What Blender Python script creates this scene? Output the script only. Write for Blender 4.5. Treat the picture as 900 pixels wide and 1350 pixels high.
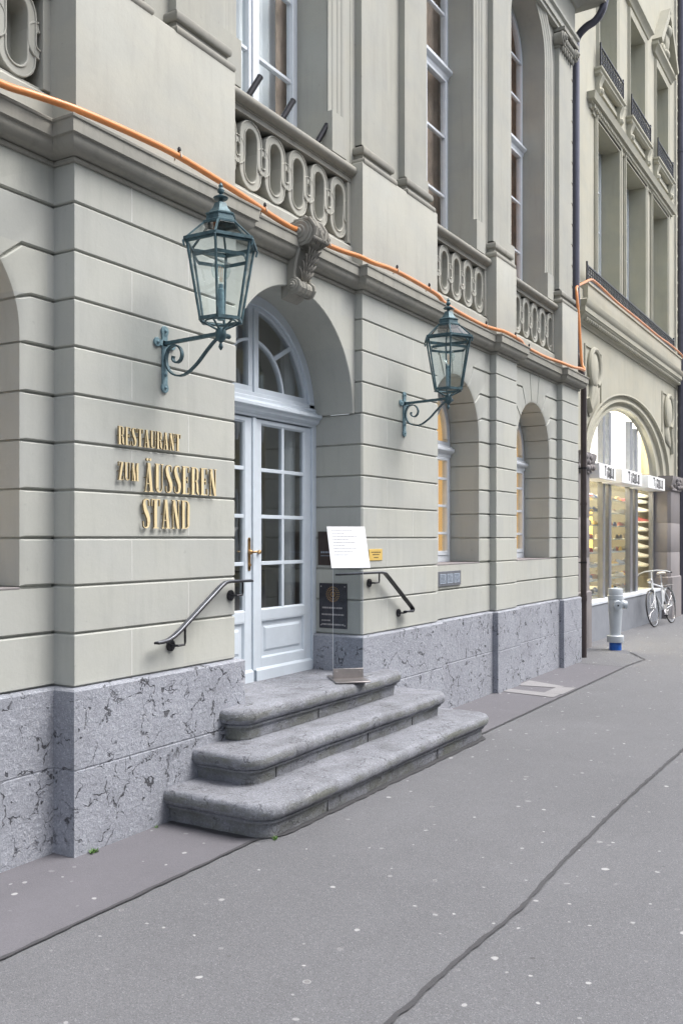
import bpy, bmesh, math, random
from mathutils import Vector, Matrix
R = math.radians
rnd = random.Random(7)
for o in list(bpy.data.objects): bpy.data.objects.remove(o)
S = bpy.context.scene
COL = S.collection

# ---------------------------------------------------------------- camera
YAW = math.atan(736.0 / 1226.0)
cd = bpy.data.cameras.new('camera')
cam = bpy.data.objects.new('camera', cd); COL.objects.link(cam)
cd.sensor_fit = 'HORIZONTAL'; cd.sensor_width = 24.0; cd.lens = 1226.0 / 900 * 24.0
cd.shift_y = 34.3 / 900.0
cd.clip_start = 0.05; cd.clip_end = 800
cam.location = (0, -3.6765, 1.65)
cam.rotation_euler = (R(90), 0, -(R(90) - YAW))
cd.dof.use_dof = True; cd.dof.focus_distance = 6.6; cd.dof.aperture_fstop = 9.0
S.camera = cam

# ---------------------------------------------------------------- light
SUN_EL, SUN_AZ = 58.0, 205.0      # soft light through thin cloud; azimuth: direction the light comes from
w = bpy.data.worlds.new('World'); S.world = w; w.use_nodes = True
nt = w.node_tree; nt.nodes.clear()
sky = nt.nodes.new('ShaderNodeTexSky'); sky.sky_type = 'NISHITA'; sky.sun_disc = False
sky.air_density = 1.0; sky.dust_density = 6.0; sky.ozone_density = 1.0; sky.altitude = 540
bg = nt.nodes.new('ShaderNodeBackground'); bg.inputs[1].default_value = 0.15
hs = nt.nodes.new('ShaderNodeHueSaturation'); hs.inputs['Saturation'].default_value = 0.5
wo = nt.nodes.new('ShaderNodeOutputWorld')
nt.links.new(sky.outputs[0], hs.inputs['Color']); nt.links.new(hs.outputs[0], bg.inputs[0]); nt.links.new(bg.outputs[0], wo.inputs[0])
sl = bpy.data.lights.new('sun', 'SUN'); sun = bpy.data.objects.new('sun', sl); COL.objects.link(sun)
sl.energy = 1.3; sl.angle = R(35); sl.color = (1.0, 0.985, 0.97)
az = R(SUN_AZ - 90)   # world angle
sd = Vector((math.cos(R(-62)) * math.cos(R(SUN_EL)), math.sin(R(-62)) * math.cos(R(SUN_EL)), math.sin(R(SUN_EL))))  # towards the sun
sun.rotation_euler = (-sd).to_track_quat('-Z', 'Y').to_euler()
sky.sun_elevation = R(SUN_EL); sky.sun_rotation = math.atan2(sd.x, sd.y)
S.view_settings.view_transform = 'Standard'; S.view_settings.look = 'None'
S.view_settings.gamma = 1; S.view_settings.use_curve_mapping = False
S.view_settings.exposure = 1.22

# ---------------------------------------------------------------- materials
def nodes(name):
    m = bpy.data.materials.new(name); m.use_nodes = True
    t = m.node_tree; t.nodes.clear()
    out = t.nodes.new('ShaderNodeOutputMaterial'); b = t.nodes.new('ShaderNodeBsdfPrincipled')
    t.links.new(b.outputs[0], out.inputs[0])
    return m, t, b
class NT:
    def __init__(s, t): s.t = t; s.L = t.links.new; s.pos = t.nodes.new('ShaderNodeNewGeometry').outputs['Position']
    def n(s, k): return s.t.nodes.new(k)
    def map(s, sc, v=None):
        m = s.n('ShaderNodeMapping'); m.inputs['Scale'].default_value = sc; s.L(v or s.pos, m.inputs[0]); return m.outputs[0]
    def noise(s, scale, detail=4, rough=.55, v=None, col=False, dist=0):
        n = s.n('ShaderNodeTexNoise'); n.inputs['Scale'].default_value = scale; n.inputs['Detail'].default_value = detail
        n.inputs['Roughness'].default_value = rough; n.inputs['Distortion'].default_value = dist
        s.L(v or s.pos, n.inputs['Vector']); return n.outputs['Color' if col else 'Fac']
    def vor(s, scale, feat='F1', v=None, out='Distance'):
        n = s.n('ShaderNodeTexVoronoi'); n.inputs['Scale'].default_value = scale; n.feature = feat
        s.L(v or s.pos, n.inputs['Vector']); return n.outputs[out]
    def vor2(s, scale, v, out='Distance'):
        n = s.n('ShaderNodeTexVoronoi'); n.voronoi_dimensions = '2D'; n.inputs['Scale'].default_value = scale; s.L(v, n.inputs['Vector']); return n.outputs[out]
    def ramp(s, f, a, b, va=0., vb=1.):
        n = s.n('ShaderNodeMapRange'); n.inputs[1].default_value = a; n.inputs[2].default_value = b
        n.inputs[3].default_value = va; n.inputs[4].default_value = vb; s.L(f, n.inputs[0]); return n.outputs[0]
    def math(s, op, a, b):
        n = s.n('ShaderNodeMath'); n.operation = op
        for i, x in enumerate((a, b)):
            if isinstance(x, (int, float)): n.inputs[i].default_value = x
            else: s.L(x, n.inputs[i])
        return n.outputs[0]
    def mix(s, f, a, b, mode='MIX'):
        n = s.n('ShaderNodeMix'); n.data_type = 'RGBA'; n.blend_type = mode
        if isinstance(f, (int, float)): n.inputs[0].default_value = f
        else: s.L(f, n.inputs[0])
        for i, x in ((6, a), (7, b)):
            if isinstance(x, tuple): n.inputs[i].default_value = (*x, 1)
            else: s.L(x, n.inputs[i])
        return n.outputs[2]
    def vadd(s, a, b, k):
        m = s.n('ShaderNodeVectorMath'); m.operation = 'MULTIPLY_ADD'; s.L(b, m.inputs[0]); m.inputs[1].default_value = (k, k, k); s.L(a, m.inputs[2]); return m.outputs[0]
    def bump(s, b, h, st, d=.01, prev=None):
        n = s.n('ShaderNodeBump'); n.inputs['Strength'].default_value = st; n.inputs['Distance'].default_value = d
        s.L(h, n.inputs['Height'])
        if prev: s.L(prev, n.inputs['Normal'])
        s.L(n.outputs[0], b.inputs['Normal']); return n.outputs[0]

def mk_stone(name, c, dark=.82, stain=.35, warm=(1.04, 1.0, .93), blocks=0):
    m, t, b = nodes(name); q = NT(t)
    big = q.ramp(q.noise(.9, 5, .6), .3, .7)
    a = q.mix(big, tuple(x * dark for x in c), c)
    blk = q.ramp(q.noise(2.3, 2, .5, v=q.map((1, 1, 1.7))), .4, .6, 0, .35)
    a = q.mix(blk, a, tuple(min(1, x * y) for x, y in zip(c, warm)))
    if blocks:   # each ashlar has its own tone
        sx = q.n('ShaderNodeSeparateXYZ'); q.L(q.pos, sx.inputs[0]); cx = q.n('ShaderNodeCombineXYZ')
        row = q.math('FLOOR', q.math('DIVIDE', q.math('SUBTRACT', sx.outputs[2], .15), .25), 0)
        q.L(q.math('FLOOR', q.math('DIVIDE', q.math('ADD', sx.outputs[0], q.math('MULTIPLY', row, .47)), .95), 0), cx.inputs[0]); q.L(row, cx.inputs[2])
        wn = q.n('ShaderNodeTexWhiteNoise'); wn.noise_dimensions = '3D'; q.L(cx.outputs[0], wn.inputs['Vector'])
        sc_ = q.n('ShaderNodeSeparateColor'); q.L(wn.outputs['Color'], sc_.inputs[0])
        a = q.mix(q.ramp(sc_.outputs[0], 0, 1, 0, blocks), a, tuple(x * .78 for x in c))
        a = q.mix(q.ramp(sc_.outputs[1], .5, 1, 0, blocks), a, tuple(min(1, x * y) for x, y in zip(c, (1.04, 1.02, .95))))
    st = q.ramp(q.noise(5, 5, .65, v=q.map((2.2, 2.2, .28))), .50, .74, 0, stain)
    a = q.mix(st, a, tuple(x * .62 for x in c))
    fine = q.noise(90, 4, .7)
    a = q.mix(q.ramp(fine, .35, .7, 0, .10), a, tuple(x * .6 for x in c))
    # small chips and blotches
    ch = q.ramp(q.noise(22, 3, .5), .70, .76, 0, .3)
    a = q.mix(ch, a, tuple(x * .55 for x in c))
    q.L(a, b.inputs['Base Color']); b.inputs['Roughness'].default_value = .88; b.inputs['Specular IOR Level'].default_value = .25
    q.bump(b, q.math('ADD', q.noise(14, 5, .6), q.math('MULTIPLY', fine, .25)), .35, .006)
    return m
M = {}
M['stone'] = mk_stone('sandstone', (.458, .468, .438), blocks=.42, stain=.32, warm=(1.0, .99, .93))  # paler and cooler than the upper stone: open-sky light put into the colour
M['stone_up'] = mk_stone('sandstone_upper', (.40, .402, .365), stain=.3)
M['stone_trim'] = mk_stone('sandstone_weathered', (.34, .335, .30), dark=.62, stain=.75)
M['stone_shop'] = mk_stone('sandstone_shop', (.44, .43, .36), stain=.3)
M['stone_brown'] = mk_stone('granite_brown', (.25, .235, .24), dark=.8, stain=.2)
M['stone_leaf'] = mk_stone('sandstone_leaf', (.30, .29, .26), dark=.5, stain=.7)
M['stone_dark'] = mk_stone('sandstone_sooty', (.17, .165, .15), dark=.6, stain=.5)

def mk_lime(name, c, crack=1., green=0., worn=0.):
    m, t, b = nodes(name); q = NT(t)
    wv = q.vadd(q.pos, q.noise(3.5, 4, .6, col=True), .35)
    wv2 = q.vadd(wv, q.noise(22, 3, .6, col=True), .05)
    a = q.mix(q.ramp(q.noise(1.7, 5, .6), .3, .7), tuple(x * .78 for x in c), c)
    gr = q.noise(60, 5, .9)
    a = q.mix(q.ramp(gr, .52, .64, 0, .55), a, tuple(min(1, x * 1.8) for x in c))
    a = q.mix(q.ramp(q.noise(50, 4, .85, v=q.vadd(q.pos, q.noise(5, 1, col=True), 1)), .53, .62, 0, .65), a, tuple(x * .36 for x in c))
    # light veins
    vn = q.vor(5.5, 'DISTANCE_TO_EDGE', v=q.vadd(q.map((1, 1, .6)), q.noise(2.1, 4, .6, col=True), .7))
    vm = q.math('MULTIPLY', q.ramp(vn, .0, .012, 1, 0), q.ramp(q.noise(2.6, 2), .50, .58))
    a = q.mix(q.math('MULTIPLY', vm, .35), a, (.60, .60, .62))
    a = q.mix(q.ramp(q.noise(3.2, 6, .75, v=q.vadd(q.pos, q.noise(1, 1, col=True), 3)), .50, .68, 0, .45), a, tuple(x * .62 for x in c))
    # dark cracks
    e = q.vor(4.2, 'DISTANCE_TO_EDGE', v=wv2)
    mask = q.ramp(q.noise(3.1, 3, .6, v=q.vadd(q.pos, q.noise(1, 1, col=True), 2)), .44, .54)
    cr = q.math('MULTIPLY', q.ramp(q.math('ADD', e, q.ramp(q.noise(18, 4, .7), .35, .65, -.022, .018)), .0, .018, 1, 0), mask)
    e2 = q.vor(11, 'DISTANCE_TO_EDGE', v=wv2)
    cr2 = q.math('MULTIPLY', q.ramp(e2, .0, .045, 1, 0), q.ramp(q.noise(7, 3, .6), .60, .66))
    cr2 = q.math('ADD', cr2, q.ramp(q.noise(16, 3, .55, v=q.map((1, 1, .7))), .68, .71, 0, .9))
    crk = q.math('MINIMUM', q.math('ADD', cr, cr2), 1.)
    a = q.mix(q.math('MULTIPLY', crk, .85 * crack), a, (.035, .035, .04))
    if green:
        # moss grows on the risers only: faces that stand upright, in patches of its own
        nz = q.n('ShaderNodeSeparateXYZ'); gn = t.nodes.new('ShaderNodeNewGeometry'); q.L(gn.outputs['True Normal'], nz.inputs[0])
        up = q.ramp(q.math('ABSOLUTE', nz.outputs[2], 0), .2, .5, 1, 0)
        gm = q.math('MULTIPLY', q.ramp(q.noise(3, 5, .7, v=q.map((1, 1, 2.2))), .42, .62, 0, green), up)
        a = q.mix(gm, a, (.10, .105, .055))
    if worn:
        a = q.mix(q.ramp(q.noise(4, 6, .7), .45, .7, 0, worn), a, (.10, .10, .105))
    q.L(a, b.inputs['Base Color']); b.inputs['Roughness'].default_value = .8; b.inputs['Specular IOR Level'].default_value = .3
    p = q.bump(b, q.math('ADD', q.math('MULTIPLY', gr, .6), q.noise(30, 4, .6)), .9, .008)
    q.bump(b, q.math('SUBTRACT', 1, crk), .8 * crack, .01, p)
    return m
M['lime'] = mk_lime('limestone_plinth', (.335, .350, .392))
M['lime_step'] = mk_lime('limestone_steps', (.265, .275, .305), crack=.6, green=.55, worn=.55)

def mk_asphalt(name, c, spots=True, speck=1.):
    m, t, b = nodes(name); q = NT(t)
    a = q.mix(q.ramp(q.noise(.55, 5, .6), .3, .7), tuple(x * .82 for x in c), c)
    a = q.mix(q.ramp(q.noise(5, 6, .7), .4, .75, 0, .3), a, tuple(x * .7 for x in c))
    a = q.mix(q.ramp(q.noise(.9, 7, .72, v=q.map((.6, 1.6, 1))), .52, .68, 0, .35), a, tuple(x * .72 for x in c))
    a = q.mix(q.ramp(q.noise(1.3, 6, .7, v=q.map((1, .5, 1))), .56, .72, 0, .3), a, tuple(x * 1.25 for x in c))
    g = q.vor(290, v=None, out='Color'); sp = q.n('ShaderNodeSeparateColor'); q.L(g, sp.inputs[0])
    a = q.mix(q.ramp(sp.outputs[0], .82, .98, 0, .65 * speck), a, tuple(x * 1.9 for x in c))
    a = q.mix(q.ramp(sp.outputs[1], .7, .95, 0, .65 * speck), a, tuple(x * .42 for x in c))
    if spots:   # trodden chewing gum
        wp = q.vadd(q.pos, q.noise(14, 2, col=True), .03)
        for sc, lo, hi in ((1.7, .023, .30), (2.9, .029, .45), (5.3, .034, .70)):
            dv = q.vor2(sc, wp); cc = q.vor2(sc, wp, 'Color')
            s2 = q.n('ShaderNodeSeparateColor'); q.L(cc, s2.inputs[0])
            k = q.math('MULTIPLY', q.ramp(dv, lo, lo * 1.3, 1, 0), q.ramp(s2.outputs[0], hi, .95, 0, .8))
            a = q.mix(k, a, (.42, .42, .42))
            k = q.math('MULTIPLY', q.ramp(dv, lo * .8, lo * 1.1, 1, 0), q.ramp(s2.outputs[1], .93, .95, 0, .6))
            a = q.mix(k, a, (.05, .05, .05))
    q.L(a, b.inputs['Base Color']); b.inputs['Roughness'].default_value = .75
    q.bump(b, q.math('ADD', q.vor(210), q.noise(60, 3)), .4, .003)
    return m
M['asphalt'] = mk_asphalt('asphalt', (.140, .142, .151))
M['asphalt2'] = mk_asphalt('asphalt_strip', (.140, .136, .150), speck=.35)
M['asphalt3'] = mk_asphalt('asphalt_patch', (.27, .265, .27), speck=.3, spots=False)
M['tar'] = mk_asphalt('tar', (.06, .06, .065), speck=.4, spots=False)

def mk(name, c, rough=.5, metal=0., var=.12, sc=12, bump=.1, spec=.5, two=None, emit=None):
    m, t, b = nodes(name); q = NT(t)
    nz = q.ramp(q.noise(sc, 5, .65), .3, .72)
    a = q.mix(nz, tuple(x * (1 - var) for x in c), two or tuple(min(1, x * (1 + var * .5)) for x in c))
    q.L(a, b.inputs['Base Color']); b.inputs['Roughness'].default_value = rough; b.inputs['Metallic'].default_value = metal
    b.inputs['Specular IOR Level'].default_value = spec
    if bump: q.bump(b, q.noise(sc * 5, 4, .6), bump, .003)
    if emit: b.inputs['Emission Color'].default_value = (*c, 1); b.inputs['Emission Strength'].default_value = emit
    return m
M['white'] = mk('paint_white_wood', (.64, .68, .73), .42, var=.06, bump=.05)
M['door'] = mk('paint_door', (.57, .63, .69), .40, var=.06, bump=.05)
M['verd'] = mk('verdigris_iron', (.045, .085, .10), .5, .3, var=.3, sc=30, bump=.3, two=(.085, .155, .18))
M['verd2'] = mk('verdigris_pale', (.15, .25, .29), .6, .2, var=.25, sc=30, bump=.3, two=(.24, .36, .40))
M['iron'] = mk('black_iron', (.03, .03, .035), .4, .5, var=.4, bump=.15)
M['steel_top'] = mk('worn_steel', (.20, .21, .24), .32, .8, var=.35, sc=20)
M['steel'] = mk('brushed_steel', (.45, .42, .41), .35, .9, var=.12)
M['gold'] = mk('gilt_brass', (.76, .62, .36), .5, 0., var=.12, bump=.05)
M['gold_side'] = mk('dark_brass', (.26, .20, .11), .5, .4, var=.2)
M['brass'] = mk('brass', (.38, .24, .11), .38, .8, var=.2)
M['yellow'] = mk('yellow_plate', (.72, .50, .14), .4, .2, var=.06)
M['ink'] = mk('ink', (.02, .02, .025), .6)
M['grey_ink'] = mk('grey_ink', (.30, .35, .42), .7)
M['bronze'] = mk('dark_bronze', (.055, .055, .065), .38, .6, var=.35, sc=25)
M['brown'] = mk('brown_plate', (.055, .040, .035), .45, .3, var=.2)
M['orange'] = mk('orange_pvc', (.66, .25, .08), .35, var=.12, sc=6)
M['clip'] = mk('cable_clip', (.55, .5, .42), .5)
M['pipe'] = mk('brown_downpipe', (.075, .060, .060), .35, .3, var=.3, sc=4)
M['pipe_grey'] = mk('grey_downpipe', (.10, .10, .13), .35, .4, var=.2, sc=4)
M['paper'] = mk('paper', (.62, .63, .65), .5, var=.02, bump=0)
M['curt_amber'] = mk('amber_blind', (.86, .54, .22), .8, var=.12, sc=3, bump=.05, emit=.32)  # glow put into the blind itself for the warm-lit room behind
M['curt_brown'] = mk('brown_curtain', (.64, .48, .38), .9, var=.35, sc=5)
M['curt_orange'] = mk('orange_curtain', (.80, .45, .28), .9, var=.45, sc=5)
M['curt_white'] = mk('white_curtain', (.85, .86, .88), .9, var=.05, sc=3)
M['blind'] = mk('cream_blind', (.72, .68, .45), .8, var=.06, sc=3)
M['dark'] = mk('dark_interior', (.06, .065, .06), .8)
M['wood'] = mk('interior_wood', (.16, .12, .08), .6)
M['inner_wall'] = mk('interior_plaster', (.5, .46, .40), .8)
M['hyd'] = mk('hydrant_grey', (.48, .52, .56), .4, .1, var=.08, sc=8)
M['blue'] = mk('blue_paint', (.01, .10, .42), .4)
M['shopwall'] = mk('shop_wall', (.75, .68, .52), .8, var=.08)
M['shopdark'] = mk('shop_olive_wall', (.16, .15, .11), .8)
M['sign'] = mk('sign_white', (.85, .85, .86), .35, var=.03, bump=0)
M['alu'] = mk('grey_aluminium', (.22, .23, .26), .35, .6)
M['lamp_on'] = mk('lit_panel', (1.0, .90, .72), .5, emit=9)
M['lamp_warm'] = mk('lit_warm_panel', (1.0, .60, .12), .5, emit=1.6)
M['filament'] = mk('filament', (.75, .38, .18), .5)
M['bikewhite'] = mk('white_enamel', (.72, .74, .76), .3)
M['rubber'] = mk('rubber', (.035, .035, .035), .7)
M['chrome'] = mk('chrome', (.6, .6, .62), .2, .95)
M['leaf'] = mk('weed_green', (.07, .15, .03), .6)
M['opp'] = mk_stone('opposite_plaster', (.34, .33, .26))
M['oppglass'] = mk('opposite_window', (.05, .06, .07), .1)
for i, c in enumerate([(.75, .74, .72), (.10, .10, .11), (.35, .05, .05), (.07, .12, .28), (.35, .22, .11), (.55, .50, .42), (.70, .45, .08)]):
    M['shoe%d' % i] = mk('shoe_leather_%d' % i, c, .5)

def mk_glass(name, ior=1.6, tint=(.93, .95, .95), rough=0.0):
    m = bpy.data.materials.new(name); m.use_nodes = True; t = m.node_tree; t.nodes.clear()
    o = t.nodes.new('ShaderNodeOutputMaterial'); mx = t.nodes.new('ShaderNodeMixShader'); tr = t.nodes.new('ShaderNodeBsdfTransparent')
    gl = t.nodes.new('ShaderNodeBsdfGlossy'); fr = t.nodes.new('ShaderNodeFresnel'); fr.inputs[0].default_value = ior
    tr.inputs[0].default_value = (*tint, 1); gl.inputs['Roughness'].default_value = rough
    bf = t.nodes.new('ShaderNodeNewGeometry'); im = t.nodes.new('ShaderNodeMapRange'); im.inputs[3].default_value = ior; im.inputs[4].default_value = 1 / ior
    t.links.new(bf.outputs['Backfacing'], im.inputs[0]); t.links.new(im.outputs[0], fr.inputs[0])
    nz = t.nodes.new('ShaderNodeTexNoise'); nz.inputs['Scale'].default_value = 1.6; bp = t.nodes.new('ShaderNodeBump'); bp.inputs['Strength'].default_value = .03; bp.inputs['Distance'].default_value = .05
    ge = t.nodes.new('ShaderNodeNewGeometry'); t.links.new(ge.outputs['Position'], nz.inputs['Vector']); t.links.new(nz.outputs['Fac'], bp.inputs['Height'])
    t.links.new(bp.outputs[0], gl.inputs['Normal'])
    t.links.new(fr.outputs[0], mx.inputs[0]); t.links.new(tr.outputs[0], mx.inputs[1]); t.links.new(gl.outputs[0], mx.inputs[2]); t.links.new(mx.outputs[0], o.inputs[0])
    return m
M['glass'] = mk_glass('window_glass', 2.35)
M['glass_thin'] = mk_glass('lantern_glass', 1.65, (.93, .97, .97))
M['acrylic'] = mk_glass('acrylic', 1.35, (.90, .92, .94))
M['glass_up'] = mk_glass('upper_glass', 1.3)
M['glass_shop'] = mk_glass('shop_glass', 1.2)

# ---------------------------------------------------------------- mesh helpers
def wpos(o):
    v = Vector((0, 0, 0))
    while o: v += o.location; o = o.parent
    return v
def tag(o, label=None, cat=None, group=None, kind=None):
    if label: o['label'] = label
    if cat: o['category'] = cat
    if group: o['group'] = group
    if kind: o['kind'] = kind
    return o
def thing(name, label, cat, loc=(0, 0, 0), group=None):
    o = bpy.data.objects.new(name, None); COL.objects.link(o); o.location = loc; o.empty_display_size = .1
    return tag(o, label, cat, group)
class MB:
    def __init__(s): s.v = []; s.f = []; s.m = []; s.k = 0; s.X = None
    def add(s, vs, fs):
        b = len(s.v)
        if s.X is not None: vs = [s.X @ Vector(p) for p in vs]
        s.v += [tuple(p) for p in vs]; s.f += [[b + i for i in f] for f in fs]; s.m += [s.k] * len(fs); return s
    def box(s, x0, x1, y0, y1, z0, z1):
        v = [(x, y, z) for x in (x0, x1) for y in (y0, y1) for z in (z0, z1)]
        return s.add(v, [(0, 1, 3, 2), (4, 6, 7, 5), (0, 4, 5, 1), (2, 3, 7, 6), (0, 2, 6, 4), (1, 5, 7, 3)])
    def hexa(s, lo, hi):     # two quads
        return s.add(list(lo) + list(hi), [(3, 2, 1, 0), (4, 5, 6, 7), (0, 1, 5, 4), (1, 2, 6, 5), (2, 3, 7, 6), (3, 0, 4, 7)])
    def bar(s, a, b, wx, wy, up=(0, 0, 1)):
        a, b = Vector(a), Vector(b); d = (b - a).normalized(); u = Vector(up)
        if abs(d.dot(u)) > .98: u = Vector((1, 0, 0))
        p = d.cross(u).normalized(); r = p.cross(d).normalized()
        q = lambda c: [c + p * wx / 2 * i + r * wy / 2 * j for i, j in ((-1, -1), (1, -1), (1, 1), (-1, 1))]
        return s.hexa(q(a), q(b))
    def sweep(s, path, prof, mp=lambda u, v, d: (u, v, d), closed=False, pclosed=False, caps=False):
        n = len(path); P = [Vector(p) for p in path]; rings = []
        for i in range(n):
            def nr(a, b): d = (b - a).normalized(); return Vector((d.y, -d.x))
            if closed or 0 < i < n - 1:
                n1 = nr(P[i - 1], P[i]); n2 = nr(P[i], P[(i + 1) % n]); h = n1 + n2; m = h / max(.15, h.dot(n1)) if h.length > 1e-6 else n1
            elif i == 0: m = nr(P[0], P[1])
            else: m = nr(P[-2], P[-1])
            rings.append([mp(P[i].x + m.x * o, P[i].y + m.y * o, d) for o, d in prof])
        k = len(prof); vs = [p for r in rings for p in r]; fs = []
        for i in range(n if closed else n - 1):
            j = (i + 1) % n
            for a in range(k if pclosed else k - 1):
                b = (a + 1) % k; fs.append((i * k + a, j * k + a, j * k + b, i * k + b))
        if caps and not closed: fs += [list(range(k)), [(n - 1) * k + a for a in range(k)][::-1]]
        return s.add(vs, fs)
    def sweepz(s, path, prof, **kw): return s.sweep(path, prof, mp=lambda u, v, d: (u, d, v), **kw)   # path in x-z, profile (offset, y)
    def prism(s, poly, y0, y1):   # poly in x-z
        n = len(poly); return s.add([(x, y0, z) for x, z in poly] + [(x, y1, z) for x, z in poly],
            [list(range(n))[::-1], list(range(n, 2 * n))] + [(i, (i + 1) % n, n + (i + 1) % n, n + i) for i in range(n)])
    def slab(s, poly, z0, z1):    # poly in x-y
        n = len(poly); return s.add([(x, y, z0) for x, y in poly] + [(x, y, z1) for x, y in poly],
            [list(range(n))[::-1], list(range(n, 2 * n))] + [(i, (i + 1) % n, n + (i + 1) % n, n + i) for i in range(n)])
    def tube(s, pts, r, n=10, caps=True, sq=None):
        P = [Vector(p) for p in pts]; rs = r if isinstance(r, (list, tuple)) else [r] * len(P); vs = []; fs = []
        up = Vector((0, 0, 1)); prev = None
        for i, p in enumerate(P):
            d = ((P[i + 1] if i < len(P) - 1 else p) - (P[i - 1] if i else p)).normalized()
            if prev is None:
                a = d.cross(up);
                if a.length < .1: a = d.cross(Vector((1, 0, 0)))
                a.normalize()
            else: a = (prev - d * prev.dot(d)).normalized()
            prev = a; b = d.cross(a)
            for k in range(n):
                t = 2 * math.pi * k / n; sx, sy = (1, 1) if not sq else sq
                vs.append(p + (a * math.cos(t) * sx + b * math.sin(t) * sy) * rs[i])
        for i in range(len(P) - 1):
            for k in range(n):
                j = (k + 1) % n; fs.append((i * n + k, i * n + j, (i + 1) * n + j, (i + 1) * n + k))
        if caps: fs += [list(range(n))[::-1], [(len(P) - 1) * n + k for k in range(n)]]
        return s.add(vs, fs)
    def strip(s, pts, wd, th, side):   # flat bar of width wd along vector side, thickness th
        P = [Vector(p) for p in pts]; side = Vector(side).normalized(); vs = []; fs = []
        for i, p in enumerate(P):
            d = ((P[i + 1] if i < len(P) - 1 else p) - (P[i - 1] if i else p)).normalized(); nn = d.cross(side).normalized()
            vs += [p + side * wd / 2 * a + nn * th / 2 * b for a, b in ((-1, -1), (1, -1), (1, 1), (-1, 1))]
        for i in range(len(P) - 1):
            for k in range(4): j = (k + 1) % 4; fs.append((i * 4 + k, i * 4 + j, i * 4 + 4 + j, i * 4 + 4 + k))
        fs += [(3, 2, 1, 0), tuple((len(P) - 1) * 4 + k for k in range(4))]
        return s.add(vs, fs)
    def lathe(s, prof, c=(0, 0, 0), n=24, axis='z', a0=0.):
        vs = []; fs = []; k = len(prof)
        for i in range(n):
            t = a0 + 2 * math.pi * i / n
            for r, h in prof:
                x, y, z = r * math.cos(t), r * math.sin(t), h
                if axis == 'y': x, y, z = x, z, y
                if axis == 'x': x, y, z = z, x, y
                vs.append((c[0] + x, c[1] + y, c[2] + z))
        for i in range(n):
            j = (i + 1) % n
            for a in range(k - 1): fs.append((i * k + a, j * k + a, j * k + a + 1, i * k + a + 1))
        if prof[0][0] > 1e-5: fs.append([i * k for i in range(n)][::-1])
        if prof[-1][0] > 1e-5: fs.append([i * k + k - 1 for i in range(n)])
        return s.add(vs, fs)
    def ball(s, c, r, sc=(1, 1, 1), n=12):
        prof = [(math.sin(math.pi * i / 8) * r, -math.cos(math.pi * i / 8) * r) for i in range(9)]
        m = MB(); m.lathe(prof, (0, 0, 0), n)
        return s.add([(c[0] + x * sc[0], c[1] + y * sc[1], c[2] + z * sc[2]) for x, y, z in m.v], m.f)
    def arc(s, c, zc, r0, r1, a0, a1, y0, y1, n=24, ar=1.):   # solid ring segment in x-z
        vs = []; fs = []
        for i in range(n + 1):
            t = R(a0 + (a1 - a0) * i / n); cx, sz = math.cos(t), math.sin(t)
            vs += [(c + r * cx, y, zc + r * sz * ar) for r, y in ((r0, y0), (r1, y0), (r1, y1), (r0, y1))]
        for i in range(n):
            for k in range(4): j = (k + 1) % 4; fs.append((i * 4 + k, i * 4 + j, i * 4 + 4 + j, i * 4 + 4 + k))
        fs += [(3, 2, 1, 0), tuple(n * 4 + k for k in range(4))]
        return s.add(vs, fs)
    def block(s, poly, tags, y0, y1, g=.006, cd=.011, ch=None):
        ch = ch or {'j': .007, 'o': .030, 'n': 0.}
        ar = sum(poly[i][0] * poly[(i + 1) % len(poly)][1] - poly[(i + 1) % len(poly)][0] * poly[i][1] for i in range(len(poly)))
        if ar < 0: poly = poly[::-1]; tags = [tags[(len(tags) - 2 - i) % len(tags)] for i in range(len(tags))]
        A = inset(poly, [g if t == 'j' else 0 for t in tags]); B = inset(poly, [(g if t == 'j' else 0) + ch[t] for t in tags]); n = len(poly)
        vs = [(x, y0, z) for x, z in B] + [(x, y0 + cd, z) for x, z in A] + [(x, y1, z) for x, z in A]
        fs = [list(range(n))[::-1]]
        for i in range(n):
            j = (i + 1) % n; fs += [(i, j, n + j, n + i), (n + i, n + j, 2 * n + j, 2 * n + i)]
        return s.add(vs, fs)
    def build(s, name, mats, parent=None, smooth=True, bevel=0., ang=32):
        if not isinstance(mats, (list, tuple)): mats = [mats]
        xs = [p[0] for p in s.v]; ys = [p[1] for p in s.v]; zs = [p[2] for p in s.v]
        o0 = Vector(((min(xs) + max(xs)) / 2, (min(ys) + max(ys)) / 2, min(zs)))
        me = bpy.data.meshes.new(name); me.from_pydata([Vector(p) - o0 for p in s.v], [], s.f)
        for m in mats: me.materials.append(M[m] if isinstance(m, str) else m)
        for p, k in zip(me.polygons, s.m): p.material_index = k
        bm = bmesh.new(); bm.from_mesh(me)
        bmesh.ops.recalc_face_normals(bm, faces=bm.faces)
        for f in bm.faces: f.smooth = smooth
        bm.to_mesh(me); bm.free()
        if smooth: me.set_sharp_from_angle(angle=R(ang))
        o = bpy.data.objects.new(name, me); COL.objects.link(o)
        o.location = o0
        if parent: o.location = o0 - wpos(parent); o.parent = parent
        if bevel:
            bv = o.modifiers.new('bevel', 'BEVEL'); bv.width = bevel; bv.segments = 2; bv.limit_method = 'ANGLE'; bv.angle_limit = R(40)
        return o
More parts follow.
